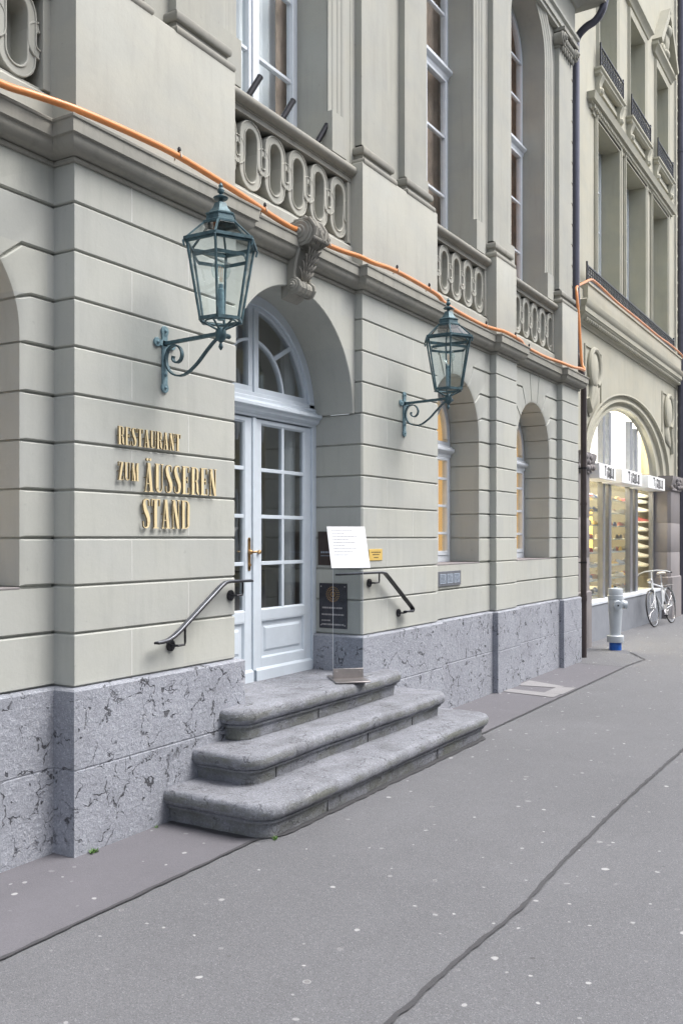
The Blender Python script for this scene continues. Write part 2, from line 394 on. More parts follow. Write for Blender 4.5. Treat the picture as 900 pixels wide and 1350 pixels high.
def inset(poly, dist):
    n = len(poly); out = []
    for i in range(n):
        p0, p, p1 = Vector(poly[i - 1]), Vector(poly[i]), Vector(poly[(i + 1) % n])
        d1, d2 = (p - p0), (p1 - p)
        if d1.length < 1e-7 or d2.length < 1e-7: out.append(tuple(p)); continue
        d1.normalize(); d2.normalize(); n1 = Vector((-d1.y, d1.x)); n2 = Vector((-d2.y, d2.x)); a, b = dist[i - 1], dist[i]
        cr = n1.x * n2.y - n1.y * n2.x
        if abs(cr) < .12: q = p + (n1 + n2).normalized() * (a + b) / 2
        else: q = p + Vector(((a * n2.y - b * n1.y) / cr, (b * n1.x - a * n2.x) / cr))
        out.append((q.x, q.y))
    return out
def copy_tree(o, parent=None):
    c = o.copy(); COL.objects.link(c); c.parent = parent
    for ch in o.children: copy_tree(ch, c)
    return c

# ================================================================ GROUND
g = MB(); g.add([(-60, -60, 0), (120, -60, 0), (120, 60, 0), (-60, 60, 0)], [(0, 1, 2, 3)])
tag(g.build('pavement', 'asphalt', smooth=False), kind='structure')
g = MB(); g.add([(-10, -.67, .004), (12.0, -.67, .004), (12.08, .3, .004), (-10, .3, .004)], [(0, 1, 2, 3)])
tag(g.build('pavement_strip', 'asphalt2', smooth=False), kind='structure')
def seam(name, pts, wd, mat, z=.008, seed=1):
    r = random.Random(seed); m = MB(); L = []; Rr = []
    P = [Vector((x, y)) for x, y in pts]; Q = []
    for a, b in zip(P, P[1:]):
        k = max(1, int((b - a).length / .05))
        Q += [a.lerp(b, i / k) for i in range(k)]
    Q.append(P[-1])
    for i, p in enumerate(Q):
        d = (Q[min(i + 1, len(Q) - 1)] - Q[max(i - 1, 0)]).normalized(); nn = Vector((-d.y, d.x))
        o = r.uniform(-.003, .003); a = wd / 2 * r.uniform(.6, 1.35); b = wd / 2 * r.uniform(.6, 1.35)
        L.append((*(p + nn * (a + o)), z)); Rr.append((*(p - nn * (b - o)), z))
    n = len(Q); m.add(L + Rr, [(i, i + 1, n + i + 1, n + i) for i in range(n - 1)])
    return tag(m.build(name, mat, smooth=False), kind='structure')
seam('pavement_joint', [(-10, -.67), (12.0, -.67), (12.08, .25)], .022, 'tar')
seam('pavement_crack', [(-8, -2.2), (2.4, -2.19), (3.3, -2.2), (3.95, -2.235), (4.6, -2.21), (5.75, -2.20), (7.6, -2.23), (14, -2.25), (40, -2.3)], .022, 'tar', seed=3)
seam('pavement_edge_joint', [(12.08, -.66), (12.9, -.72), (13.6, -.35)], .02, 'tar', seed=5)
seam('step_gap', [(4.10, -.05), (4.10, -.56), (4.14, -.68), (4.25, -.745), (5.5, -.75), (7.12, -.75), (7.21, -.68), (7.25, -.5), (7.25, -.05)], .045, 'tar', z=.0075, seed=8)
g = MB()
g.add([(9.42, -.03, .009), (9.62, -.03, .009), (9.55, -.62, .009), (9.33, -.62, .009)], [(0, 1, 2, 3)])
g.add([(9.56, -.44, .0095), (10.0, -.44, .0095), (10.05, -.64, .0095), (9.56, -.64, .0095)], [(0, 1, 2, 3)])
g.add([(9.9, -.02, .0088), (10.3, -.02, .0088), (10.08, -.5, .0088), (9.96, -.46, .0088)], [(0, 1, 2, 3)])
tag(g.build('pavement_patch', 'asphalt3', smooth=False), kind='structure')

# ================================================================ RESTAURANT BUILDING
ZL = [.87, 1.15, 1.40, 1.65, 1.90, 2.15, 2.40, 2.65, 2.90, 3.15, 3.40, 3.62]
PIERS = [(3.43, 4.80), (6.446, 7.862), (9.32, 9.935), (11.572, 12.255)]
BW = .07; B0 = .15
BLD = thing('restaurant_building', 'grey green sandstone building with rusticated ground floor and arched white door', 'building', (7.8, 0, 0))

def course_prof(z0, z1, top=False):
    return [(-.016, z0), (-.016, z0 + .004), (-.007, z0 + .005), (0, z0 + .011), (0, z1 - .012), (-.006, z1 - .005), (-.016, z1 - .004), (-.016, z1)]
def vjoint(mb, x, y, z0, z1):
    mb.k = 1; mb.box(x - .003, x + .003, y - .0012, y + .003, z0 + .015, z1 - .015); mb.k = 0
M['mortar'] = mk('pale_mortar', (.62, .62, .59), .9)
for pi, (xl, xr) in enumerate(PIERS):
    m = MB(); c = .014
    for k in range(len(ZL) - 1):
        z0, z1 = ZL[k], ZL[k + 1]; low = z1 < 2.66
        lb = B0 + .06 if pi == 0 else (.47 if (pi == 1 and low) else BW + .06)
        rb = .47 if (pi == 0 and low) else (BW + .06 if pi < 3 else .5)
        lc = pi == 1 and low; rc = pi == 0 and low
        path = [(xl, lb)] + ([(xl, c), (xl + c, 0)] if lc else [(xl, 0)]) + ([(xr - c, 0), (xr, c)] if rc else [(xr, 0)]) + [(xr, rb)]
        m.sweep(path, course_prof(z0, z1))
        if pi < 2:
            xs = [xl + .42] if k % 2 == 0 else [xl + .90]
            for x in xs: vjoint(m, x, 0, z0, z1)
    m.build('pier', ['stone', 'mortar'], BLD)

def arched_bay(m, xl, xr, c, hw, sill, spring, y0, y1):
    m_levels = ZL
    # below the sill
    def rect(a, b, z0, z1, ta='n', tb='n', y1_=y1): m.block([(a, z0), (b, z0), (b, z1), (a, z1)], ['j', tb, 'j', ta], y0, y1_)
    rect(xl, xr, ZL[0], ZL[1], y1_=y0 + .05); m.block([(xl, ZL[1]), (xr, ZL[1]), (xr, sill), (xl, sill)], ['j', 'n', 'n', 'n'], y0, y1)
    A = {7: 0, 8: 18, 9: 38, 10: 60, 11: 80}
    for side in (1, -1):
        lim = (xr - c) if side > 0 else (c - xl)
        def X(u): return c + side * u
        def blk(pts, tags): m.block([(X(u), z) for u, z in pts], tags, y0, y1)
        for k in range(2, 7):
            z0 = max(ZL[k], sill); blk([(hw, z0), (lim, z0), (lim, ZL[k + 1]), (hw, ZL[k + 1])], ['j', 'n', 'j', 'o'])
        def arcpt(a): return (hw * math.cos(R(a)), spring + hw * math.sin(R(a)))
        def kink(a, z):
            u, zz = arcpt(a); u2 = u + max(0, z - zz) / math.tan(R(a)); return (min(u2, lim - .004), z)
        for k in range(7, 11):
            a0, a1 = A[k], A[k + 1]
            arcp = [arcpt(a0 + (a1 - a0) * i / 5) for i in range(6)]
            if k == 7: arcp = [(hw, ZL[7])] + arcp; start = [(lim, ZL[7])]
            else: start = [kink(a0, ZL[k]), (lim, ZL[k])]
            zt = ZL[k + 1]
            if k < 10: end = [(lim, zt), kink(a1, zt)]
            else:
                u, zz = arcp[-1]; end = [(lim, zt), (u + (zt - zz) / math.tan(R(80)), zt)]
            pts = [arcp[0]] + start + end + arcp[::-1][:-1]
            tg = ['j'] * len(start) + ['n'] + ['j'] * (len(end)) + ['o'] * (len(arcp) - 1)
            if k == 10: tg[len(start) + 1] = 'n'
            blk(pts, tg)
    kp = [(c + hw * math.cos(R(a)), spring + hw * math.sin(R(a))) for a in (100, 95, 90, 85, 80)]
    dz = ZL[11] - kp[0][1]; e = dz / math.tan(R(80))
    m.block(kp + [(kp[-1][0] + e, ZL[11]), (kp[0][0] - e, ZL[11])], ['o'] * 4 + ['j', 'n', 'j'], y0, y1)
def backing(m, xl, xr, c, hw, sill, spring, zt, y0, y1, grow=.014, zb=.87):
    h = hw + grow
    m.prism([(xl, zb), (xr, zb), (xr, sill - .004), (xl, sill - .004)], y0, y0 + .05)
    for sd in (1, -1):
        lim = (xr - c) if sd > 0 else (c - xl)
        if lim > h + .01: m.prism([(c + sd * h, sill), (c + sd * lim, sill), (c + sd * lim, spring), (c + sd * h, spring)], y0, y1)
        n = 14; a = [(c + sd * h * math.cos(R(90 * i / n)), spring + h * math.sin(R(90 * i / n))) for i in range(n + 1)]
        lm = max(lim, h)
        m.prism([(c + sd * lm, spring), (c + sd * lm, zt), (c, zt)] + a[::-1], y0, y1)
GW = [(-.5, 3.43, 2.632, B0), (7.862, 9.32, 8.455, BW), (9.935, 11.572, 10.72, BW)]
for xl, xr, c, y0 in GW:
    m = MB(); arched_bay(m, xl, xr, c, .58, 1.388, 2.69, y0, y0 + .33)
    for x, k in ((xr - .12, 1),): pass
    m.build('rusticated_wall', ['stone'], BLD)
    m = MB(); backing(m, xl, xr, c, .58, 1.388, 2.69, 3.62, y0 + .022, y0 + .36); m.build('wall_core', 'stone', BLD)
# door bay spandrel: smooth, deep soffit
DC, DR = 5.612, .812
m = MB()
for sd in (1, -1):
    a = [(DC + sd * DR * math.cos(R(90 * i / 20)), 2.65 + DR * math.sin(R(90 * i / 20))) for i in range(21)]
    lm = 6.45 if sd > 0 else 4.796
    ci = [a[0], (lm, 2.65), (lm, 3.62), (DC, 3.62)] + a[::-1][:-1]
    m.block(ci, ['n', 'n', 'n', 'n'] + ['o'] * (len(ci) - 4), BW, .50, ch={'j': 0, 'o': .006, 'n': 0}, cd=.006)
m.build('door_arch', 'stone', BLD)
# plinth with its jambs
m = MB()
pp = [(-1, B0 - .04), (3.39, B0 - .04), (3.39, -.04), (4.845, -.04), (4.845, .44)]
pq = [(6.40, .44), (6.40, -.035), (7.90, -.04), (7.90, BW - .045), (9.283, BW - .045), (9.283, -.035), (9.97, -.035), (9.97, BW - .045), (11.535, BW - .045), (11.535, -.035), (12.29, -.035), (12.29, .6)]
for path in (pp, pq):
    m.sweep(path, [(0, -.05), (0, .440), (-.004, .445), (-.004, .449), (0, .454), (0, .855), (-.012, .866), (-.10, .872)])
m.build('plinth', 'lime', BLD)
m = MB(); m.box(-.6, 4.78, .2, .8, 0, .86); m.box(6.47, 12.2, .2, .8, 0, .86); m.build('foundation_wall', 'stone', BLD)
# string cornice, breaking forward over every pier
cp = [(-2, B0), (3.43, B0), (3.43, 0), (4.80, 0), (4.80, BW), (6.446, BW), (6.446, 0), (7.862, 0), (7.862, BW), (9.32, BW), (9.32, 0), (9.935, 0), (9.935, BW), (11.572, BW), (11.572, 0), (12.255, 0), (12.255, .5)]
prof = [(-.03, 3.605), (.012, 3.605), (.018, 3.612), (.018, 3.626), (.010, 3.632)]
prof += [(.010 + .082 * math.sin(R(a)), 3.632 + .070 * (1 - math.cos(R(a)))) for a in (15, 30, 45, 60, 75, 90)]
prof += [(.094, 3.706), (.108, 3.710), (.108, 3.776), (.116, 3.780), (.118, 3.792), (.112, 3.797), (-.25, 3.83)]
m = MB(); m.sweep(cp, prof); m.build('cornice', 'stone_trim', BLD)

# ---- pedestals, pilasters (upper floor)
SHY = .06; WUP = .12
for pi, (xl, xr) in enumerate(PIERS):
    m = MB(); bk = .30
    ww = .055
    m.sweep([(xl + .01, bk), (xl + .01, 0), (xr, 0), (xr, bk)], [(-.004, 3.79), (-.004, 4.655), (-.012, 4.668), (-.3, 4.69)])
    m.box(xl + .03, xr - .02, .02, .3, 3.79, 4.66)
    m.build('pedestal', 'stone_up', BLD)
    xs = [(xl + .095, xl + .535), (xl + .86, xl + 1.30)] if pi < 2 else [(xl + .06, xr - .115 if pi == 3 else xr - .10)]
    # wall behind
    m = MB(); m.box(xl + .011, (xr + .02 if pi == 3 else xr), WUP, .42, 4.62, 8.17); m.build('upper_wall', 'stone_up', BLD)
    for a, b in xs:
        m = MB(); pa = [(a, WUP + .02), (a, SHY), (b, SHY), (b, WUP + .02)]
        m.sweep(pa, [(0, 4.80), (0, 7.93)])
        p = m.build('pilaster', 'stone_up', BLD)
        t = MB()
        def torus(z0, h, r, inn=-.02): return [(inn, z0)] + [(r * math.sin(R(x)), z0 + h * (1 - math.cos(R(x))) / 2) for x in range(0, 181, 20)] + [(inn, z0 + h)]
        q = .035
        t.sweep([(a - q, WUP + .02), (a - q, SHY - q), (b + q, SHY - q), (b + q, WUP + .02)], torus(4.645, .065, .030) + [(-.012, 4.712), (-.012, 4.735), (-.012, 4.750)] + torus(4.750, .06, .012, -.035) + [(-.035, 4.84), (-.05, 4.845)])
        t.build('pilaster_base', 'stone_trim', p)
        t = MB()   # ionic capital
        t.box(a - .05, b + .05, -.03, WUP + .01, 8.12, 8.165); t.sweep(pa, torus(7.93, .035, .022))
        t.box(a - .02, b + .02, SHY - .05, WUP + .01, 7.98, 8.115)
        for xc, sg in ((a - .005, 1), (b + .005, -1)):
            for rr, yy in ((.085, 0), (.062, -.018), (.036, -.034), (.016, -.046)):
                t.lathe([(rr, .0), (rr, -.02 - 0.0), (rr - .008, -.026)], (xc, SHY - .045 + yy, 8.04), 16, axis='y')
            t.tube([(xc, SHY - .06, 8.04), (xc, WUP, 8.04)], .08, 14)
        for i in range(5):
            t.ball(((a + b) / 2 - .12 + .06 * i, SHY - .055, 8.035), .026, (1, .8, 1.5), 8)
        t.ball(((a + b) / 2, -.01, 8.14), .045, (1, .7, 1), 8)
        for i in range(6): t.ball((a + .04 + i * (b - a - .08) / 5, SHY - .03, 7.94), .03, (.8, .7, 1.6), 8)
        t.build('capital', 'stone_trim', p)
# entablature above
m = MB()
m.box(-2, 12.30, SHY, .45, 8.168, 8.34)
m.sweep([(-2, SHY - .002), (12.3, SHY - .002), (12.3, .5)], [(0, 8.17), (0, 8.22), (.02, 8.222), (.02, 8.30), (.05, 8.32), (.05, 8.36), (0, 8.362), (0, 8.75), (.03, 8.76), (.06, 8.80), (.16, 8.86), (.34, 8.88), (.34, 8.98), (.42, 9.06), (.42, 9.08), (-.3, 9.2)])
m.build('entablature', 'stone_up', BLD)
# notched strip between the last pilaster and the downpipe
m = MB(); z = .87
m.box(12.256, 12.36, .14, .6, 0, 9)
while z < 8.9:
    m.sweep([(12.25, .115), (12.37, .115), (12.37, .5)], [(-.03, z), (-.03, z + .012), (0, z + .016), (0, z + .262), (-.03, z + .266)]); z += .278
m.build('quoin_strip', 'stone_up', BLD)

# ---- upper bays: balustrade, architrave, window
UB = [(1.9, 3.44, 2.6, .19, 3.24, .29), (4.80, 6.456, 5.53, .11, 6.30, .29), (7.862, 9.33, 8.385, .11, 9.16, .29), (9.935, 11.582, 10.64, .11, 11.49, .295)]
def running_scroll(m, x, z0, z1, p, yb, yf):
    hb = .030; zm = (z0 + z1) / 2 - .022
    def prof(): return [(-hb, yb), (-hb, yf), (-hb + .004, yf - .004), (-hb + .010, yf - .004), (-hb + .012, yf + .003), (hb - .012, yf + .003), (hb - .010, yf - .004), (hb - .004, yf - .004), (hb, yf), (hb, yb)]
    for inv in (1, -1):
        a = .096 if inv > 0 else .0945; b = p / 2 - a; ta = z1 - hb - a
        pts = []
        F = lambda dx, z: (x + dx * inv, z if inv > 0 else z0 + z1 - z)
        for i in range(6): t = R(180 + 90 - 90 * i / 5 - 0) ; pts.append(F(-p / 2 + b * math.cos(R(-90 + 90 * i / 5)), zm + b * math.sin(R(-90 + 90 * i / 5))))
        pts.append(F(-a, ta))
        for i in range(1, 13): t = R(180 - 180 * i / 12); pts.append(F(a * math.cos(t), ta + a * math.sin(t)))
        for i in range(0, 6): t = R(180 + 90 * i / 5); pts.append(F(p / 2 + b * math.cos(t), zm + b * math.sin(t)))
        off = 0 if inv > 0 else .0035
        m.sweepz(pts, [(o, y + off) for o, y in prof()], caps=False)
for bi, (xl, xr, c, yf, xlast, p) in enumerate(UB):
    bal = MB()
    # bottom rail, back plate, end frame
    bal.sweep([(xl - .03, yf), (xr + .03, yf)], [(-.2, 3.82), (.012, 3.82), (.012, 3.985), (0, 4.0), (-.03, 4.015), (-.03, 4.03), (-.20, 4.035)])
    bal.box(xl - .03, xr + .03, yf + .15, yf + .19, 4.036, 4.535)
    for e in ((xr - .045, xr + .03), (xl - .03, xl + .045)):
        bal.box(e[0], e[1], yf + .004, yf + .17, 4.02, 4.509)
    o = bal.build('balustrade', 'stone_up', BLD, bevel=.003)
    t = MB()
    t.sweep([(xl - .03, yf), (xr + .03, yf)], [(-.22, 4.51), (.0, 4.51), (.0, 4.545), (.010, 4.549), (.010, 4.558), (.02, 4.562)] + [(.02 + .038 * math.sin(R(x)), 4.562 + .036 * (1 - math.cos(R(x)))) for x in range(20, 181, 20)] + [(.0, 4.64), (-.22, 4.645)])
    t.build('handrail', 'stone_trim', o)
    t = MB(); x = xlast
    while x > xl + .02:
        running_scroll(t, x, 4.03, 4.508, p, yf + .149, yf + .02); x -= p
    t.build('scroll_panel', 'stone_up', o)
HW = .58; US = 7.62; WY = .40
for bi, (xl, xr, c, yf, *_r) in enumerate(UB):
    yw = WUP if bi else .19
    m = MB(); m.box(xl - .05, c - HW, yw + .003, yw + .303, 4.60, US); m.box(c + HW, xr + .05, yw + .003, yw + .303, 4.60, US); m.box(xl - .05, xr + .05, yw + .235, yw + .255, 3.8, 4.60)
    for sd in (1, -1):
        a = [(c + sd * HW * math.cos(R(90 * i / 14)), US + HW * math.sin(R(90 * i / 14))) for i in range(15)]
        lm = (xr + .05 - c) if sd > 0 else (c - xl + .05)
        m.prism([(c + sd * lm, US), (c + sd * lm, 8.17), (c, 8.17)] + a[::-1], yw + .003, yw + .303)
    m.box(c - HW, c + HW, yw + .26, yw + .40, 4.40, 4.58)
    m.build('upper_wall', 'stone_up', BLD)
    # moulded architrave
    pr = [(0, .0), (0, -.012), (.008, -.016), (.045, -.016), (.052, -.026), (.060, -.030), (.105, -.030), (.112, -.040), (.122, -.046), (.150, -.046), (.158, -.058), (.175, -.066), (.200, -.066), (.206, -.055), (.206, .0)]
    path = [(c - HW, 4.95), (c - HW, US)] + [(c - HW * math.cos(R(180 * i / 28)), US + HW * math.sin(R(180 * i / 28))) for i in range(1, 28)] + [(c + HW, US), (c + HW, 4.95)]
    m = MB(); m.sweepz(path, [(-o_ , yw + d * .62) for o_, d in pr], closed=False)
    for sd in (-1, 1):
        x0, x1 = sorted((c + sd * HW, c + sd * (HW + .215))); m.box(x0 - (.003 if sd > 0 else 0), x1 + (.003 if sd < 0 else 0), yw - .048, yw + .15, 4.642, 4.953)
    m.build('architrave', 'stone_up', BLD)

def window(c, hw, zs, spring, y, mun, transom, name, curtain, gl, parent, fr=.055, mid=True, mat='white', radial=True):
    m = MB()
    o = MB()
    # outer frame
    m.box(c - hw, c - hw + fr, y, y + .07, zs, spring); m.box(c + hw - fr, c + hw, y, y + .07, zs, spring)
    m.box(c - hw + fr, c + hw - fr, y, y + .07, zs, zs + .07)
    m.arc(c, spring, hw - fr, hw, 0, 180, y, y + .07, 28)
    # sashes
    for s0, s1 in ((c - hw + fr, c - .03), (c + .03, c + hw - fr)):
        m.box(s0, s0 + .035, y - .008, y + .05, zs + .07, transom - .04); m.box(s1 - .035, s1, y - .008, y + .05, zs + .07, transom - .04)
        m.box(s0 + .035, s1 - .035, y - .008, y + .05, zs + .07, zs + .115); m.box(s0 + .035, s1 - .035, y - .008, y + .05, transom - .08, transom - .04)
        for z in mun: m.box(s0 + .035, s1 - .035, y + .002, y + .04, z - .013, z + .013)
        if mid:
            for i in range(1): m.box((s0 + s1) / 2 - .013, (s0 + s1) / 2 + .013, y + .003, y + .039, zs + .115, transom - .08)
    m.box(c - .03, c + .03, y - .02, y + .05, zs + .07, transom - .04)
    # moulded transom
    m.sweep([(c - hw + .006, y + .02), (c + hw - .006, y + .02)], [(0, transom - .045), (.03, transom - .045), (.035, transom - .01), (.055, transom), (.075, transom + .02), (.075, transom + .045), (.05, transom + .055), (.03, transom + .08), (0, transom + .082)], caps=True)
    # fanlight
    zt = transom + .08
    m.box(c - hw + fr, c + hw - fr, y, y + .05, zt, zt + .04)
    m.arc(c, spring, hw - fr - .03, hw - fr, 0, 180, y - .006, y + .05, 28)
    ri = hw - fr - .03
    if radial:
        m.box(c - .02, c + .02, y + .001, y + .045, zt + .04, spring + ri)
        m.arc(c, zt + .02, ri * .52, ri * .52 + .022, 4, 176, y + .004, y + .04, 20)
        for a in (42, 138): m.bar((c + ri * .55 * math.cos(R(a)), y + .02, zt + .02 + ri * .55 * math.sin(R(a))), (c + ri * 1.01 * math.cos(R(a)), y + .02, spring + ri * 1.0 * math.sin(R(a))), .03, .022, (0, 1, 0))
    else:
        m.box(c - .03, c + .03, y + .001, y + .045, zt + .04, spring + ri)
        m.box(c - ri, c + ri, y + .004, y + .04, spring + .0, spring + .026)
    w = m.build(name, mat, parent, bevel=.003)
    gm = MB(); gm.box(c - hw + fr, c + hw - fr, y + .022, y + .026, zs + .07, spring)
    pts = [(c + (hw - fr) * math.cos(R(180 * i / 24)), spring + (hw - fr) * math.sin(R(180 * i / 24))) for i in range(25)]
    gm.prism(pts, y + .022, y + .026); gm.build('pane', gl, w, smooth=False)
    if curtain:
        cm = MB(); n = 76; x0, x1 = c - hw - .06, c + hw + .42; yy = y + .16; r_ = random.Random(int(c * 10))
        amp = curtain[1]; top = spring + hw
        xs = [x0 + (x1 - x0) * i / n for i in range(n + 1)]
        yv = [yy + amp * math.sin(i * 1.15 + r_.uniform(-.3, .3)) for i in range(n + 1)]
        cm.add([(x, v, zs) for x, v in zip(xs, yv)] + [(x, v, top) for x, v in zip(xs, yv)] + [(x, v + .004, zs) for x, v in zip(xs, yv)] + [(x, v + .004, top) for x, v in zip(xs, yv)],
               [(i, i + 1, n + 2 + i, n + 1 + i) for i in range(n)] + [(2 * n + 2 + i, 2 * n + 3 + i, 3 * n + 4 + i, 3 * n + 3 + i) for i in range(n)])
        cm.build('curtain', curtain[0], w)
    return w
# ground-floor windows
for xl, xr, c, y0 in GW:
    window(c, .58, 1.40, 2.69, y0 + .335, [1.70, 1.985, 2.27], 2.54, 'window', ('curt_amber', .002), 'glass_up', BLD)
    m = MB(); m.box(c - .575, c + .575, y0 - .0, y0 + .42, 1.389, 1.400)
    m.build('window_sill', 'stone_brown', BLD, bevel=.003)
# upper windows
for bi, (xl, xr, c, yf, *_r) in enumerate(UB):
    window(c, HW + .02, 4.60, US - .02, WY + (.07 if bi == 0 else 0), [5.22, 5.84, 7.12], 6.50, 'window', (('curt_white', .012) if bi == 1 else (('curt_brown', .014) if bi == 2 else ('curt_orange', .014))), 'glass_up', BLD, fr=.06, mid=False, radial=False)
# brown curtain in the open right hand half of the window above the door
cm = MB(); cm.box(5.97, 6.45, WY + .10, WY + .11, 4.6, 7.6); cm.build('curtain', 'curt_brown', BLD)

# ---- scroll keystone over the door
def spiral(cx, cz, r0, r1, turns, a0, n=40):
    return [(cx + (r0 + (r1 - r0) * i / n) * math.cos(R(a0) + turns * 2 * math.pi * i / n), cz + (r0 + (r1 - r0) * i / n) * math.sin(R(a0) + turns * 2 * math.pi * i / n)) for i in range(n + 1)]
KX = 5.585
m = MB()
# body: side outline in (d = distance from wall, z), extruded along x
out = [(-.05, 3.36), (-.05, 3.87), (.06, 3.90)]
out += [(.115 + .085 * math.cos(R(a)), 3.815 + .085 * math.sin(R(a))) for a in (90, 60, 30, 0, -30, -60, -90, -115)]
out += [(.095, 3.70), (.070, 3.62), (.055, 3.54), (.055, 3.505)]
out += [(.055 + .05 * math.cos(R(a)), 3.445 + .05 * math.sin(R(a))) for a in (110, 70, 30, -10, -50, -90, -130)]
out += [(.0, 3.38)]
def extr(m, out, x0, x1, y0=BW):
    n = len(out); m.add([(x0, y0 - d, z) for d, z in out] + [(x1, y0 - d, z) for d, z in out], [list(range(n)), list(range(n, 2 * n))[::-1]] + [(i, (i + 1) % n, n + (i + 1) % n, n + i) for i in range(n)])
extr(m, out, KX - .10, KX + .10)
for sg in (-1, 1):
    for (dd, zz, r, dp) in ((.115, 3.815, .080, .016), (.115, 3.815, .050, .026), (.115, 3.815, .026, .038), (.055, 3.445, .046, .016), (.055, 3.445, .028, .028), (.055, 3.445, .013, .038)):
        x = KX + sg * .10
        m.lathe([(r, 0), (r, sg * dp * .7), (r - .007, sg * dp)], (x, BW - dd, zz), 20, axis='x')
    # raised side rib
    rib = [(KX + sg * .095, BW - d - .004, z) for d, z in out[2:-1]]
    m.tube(rib, .014, 8)
for i in range(5): # rolls of the lower volute
    x = KX - .08 + .04 * i; m.lathe([(.0, -.016), (.040, -.014), (.055 - .006 * abs(i - 2), 0), (.040, .014), (.0, .016)], (x, BW - .058, 3.445), 16, axis='x')
ks = m.build('keystone', 'stone_trim', BLD)
m = MB(); r_ = random.Random(4)
def leafblade(m, base, tip, wd, lift, bend=0.):
    b, t = Vector(base), Vector(tip); n = 7; d = t - b; side = d.cross(Vector((0, -1, .2))).normalized(); vs = []; fs = []
    for i in range(n + 1):
        u = i / n; c_ = b + d * u + Vector((bend * u * u, -lift * math.sin(math.pi * u * .85), 0)); ww = wd * (math.sin(math.pi * min(1, .12 + u * .86)) ** .7) * (1 - .15 * (i % 2))
        vs += [c_ - side * ww, c_ + Vector((0, -ww * .7, 0)), c_ + side * ww, c_ + Vector((0, .012, 0))]
    for i in range(n):
        for k in range(4): j = (k + 1) % 4; fs.append((i * 4 + k, i * 4 + j, i * 4 + 4 + j, i * 4 + 4 + k))
    m.add(vs, fs)
for lay in range(4):   # acanthus on the belly: leaves rise from the lower roll
    for s_ in (-1, -.5, 0, .5, 1):
        z0 = 3.50 + lay * .045
        leafblade(m, (KX + s_ * .02, BW - .068 - .010 * lay, z0), (KX + s_ * (.095 - .006 * lay), BW - .095 - .026 * lay, z0 + .075), .014, .018)
for s_ in [i / 4 for i in range(-4, 5)]:   # drooping leaf over the upper roll
    x = KX + s_ * .088
    pts = [(.06, 3.905), (.125, 3.915), (.185, 3.885), (.215, 3.83), (.215, 3.775), (.195 - .02 * abs(s_), 3.735)]
    kk = r_.uniform(.8, 1.25); m.tube([(x + .009 * math.sin(i * 2 + s_ * 5), BW - d - r_.uniform(0, .014), z + r_.uniform(-.012, .012)) for i, (d, z) in enumerate(pts)], [.010 * kk, .017 * kk, .020 * kk, .019, .015 * kk, .005], 8)
    for k in (2, 3, 4):
        d, z = pts[k]; m.ball((x, BW - d - .01, z - .012), .013, (1, 1, 1.3), 8)
m.build('acanthus', 'stone_leaf', ks)

# ================================================================ THE DOOR
DY = .455
m = MB(); mm = m
x0, x1 = 4.80, 6.446
fr = .055
m.box(x0, x0 + fr, DY - .02, DY + .08, .58, 2.65); m.box(x1 - fr, x1, DY - .02, DY + .08, .58, 2.65)
m.arc(DC, 2.65, DR - .075, DR, 0, 180, DY - .02, DY + .08, 40); m.arc(DC, 2.65, DR - .105, DR - .075, 0, 180, DY, DY + .06, 40)
# transom
m.sweep([(x0 + .004, DY), (x1 - .004, DY)], [(-.06, 2.555), (.02, 2.555), (.024, 2.572), (.040, 2.58), (.055, 2.592), (.060, 2.612), (.085, 2.625), (.085, 2.650), (.05, 2.66), (.032, 2.675), (.032, 2.70), (.02, 2.705), (.02, 2.735), (-.06, 2.735)], caps=True)
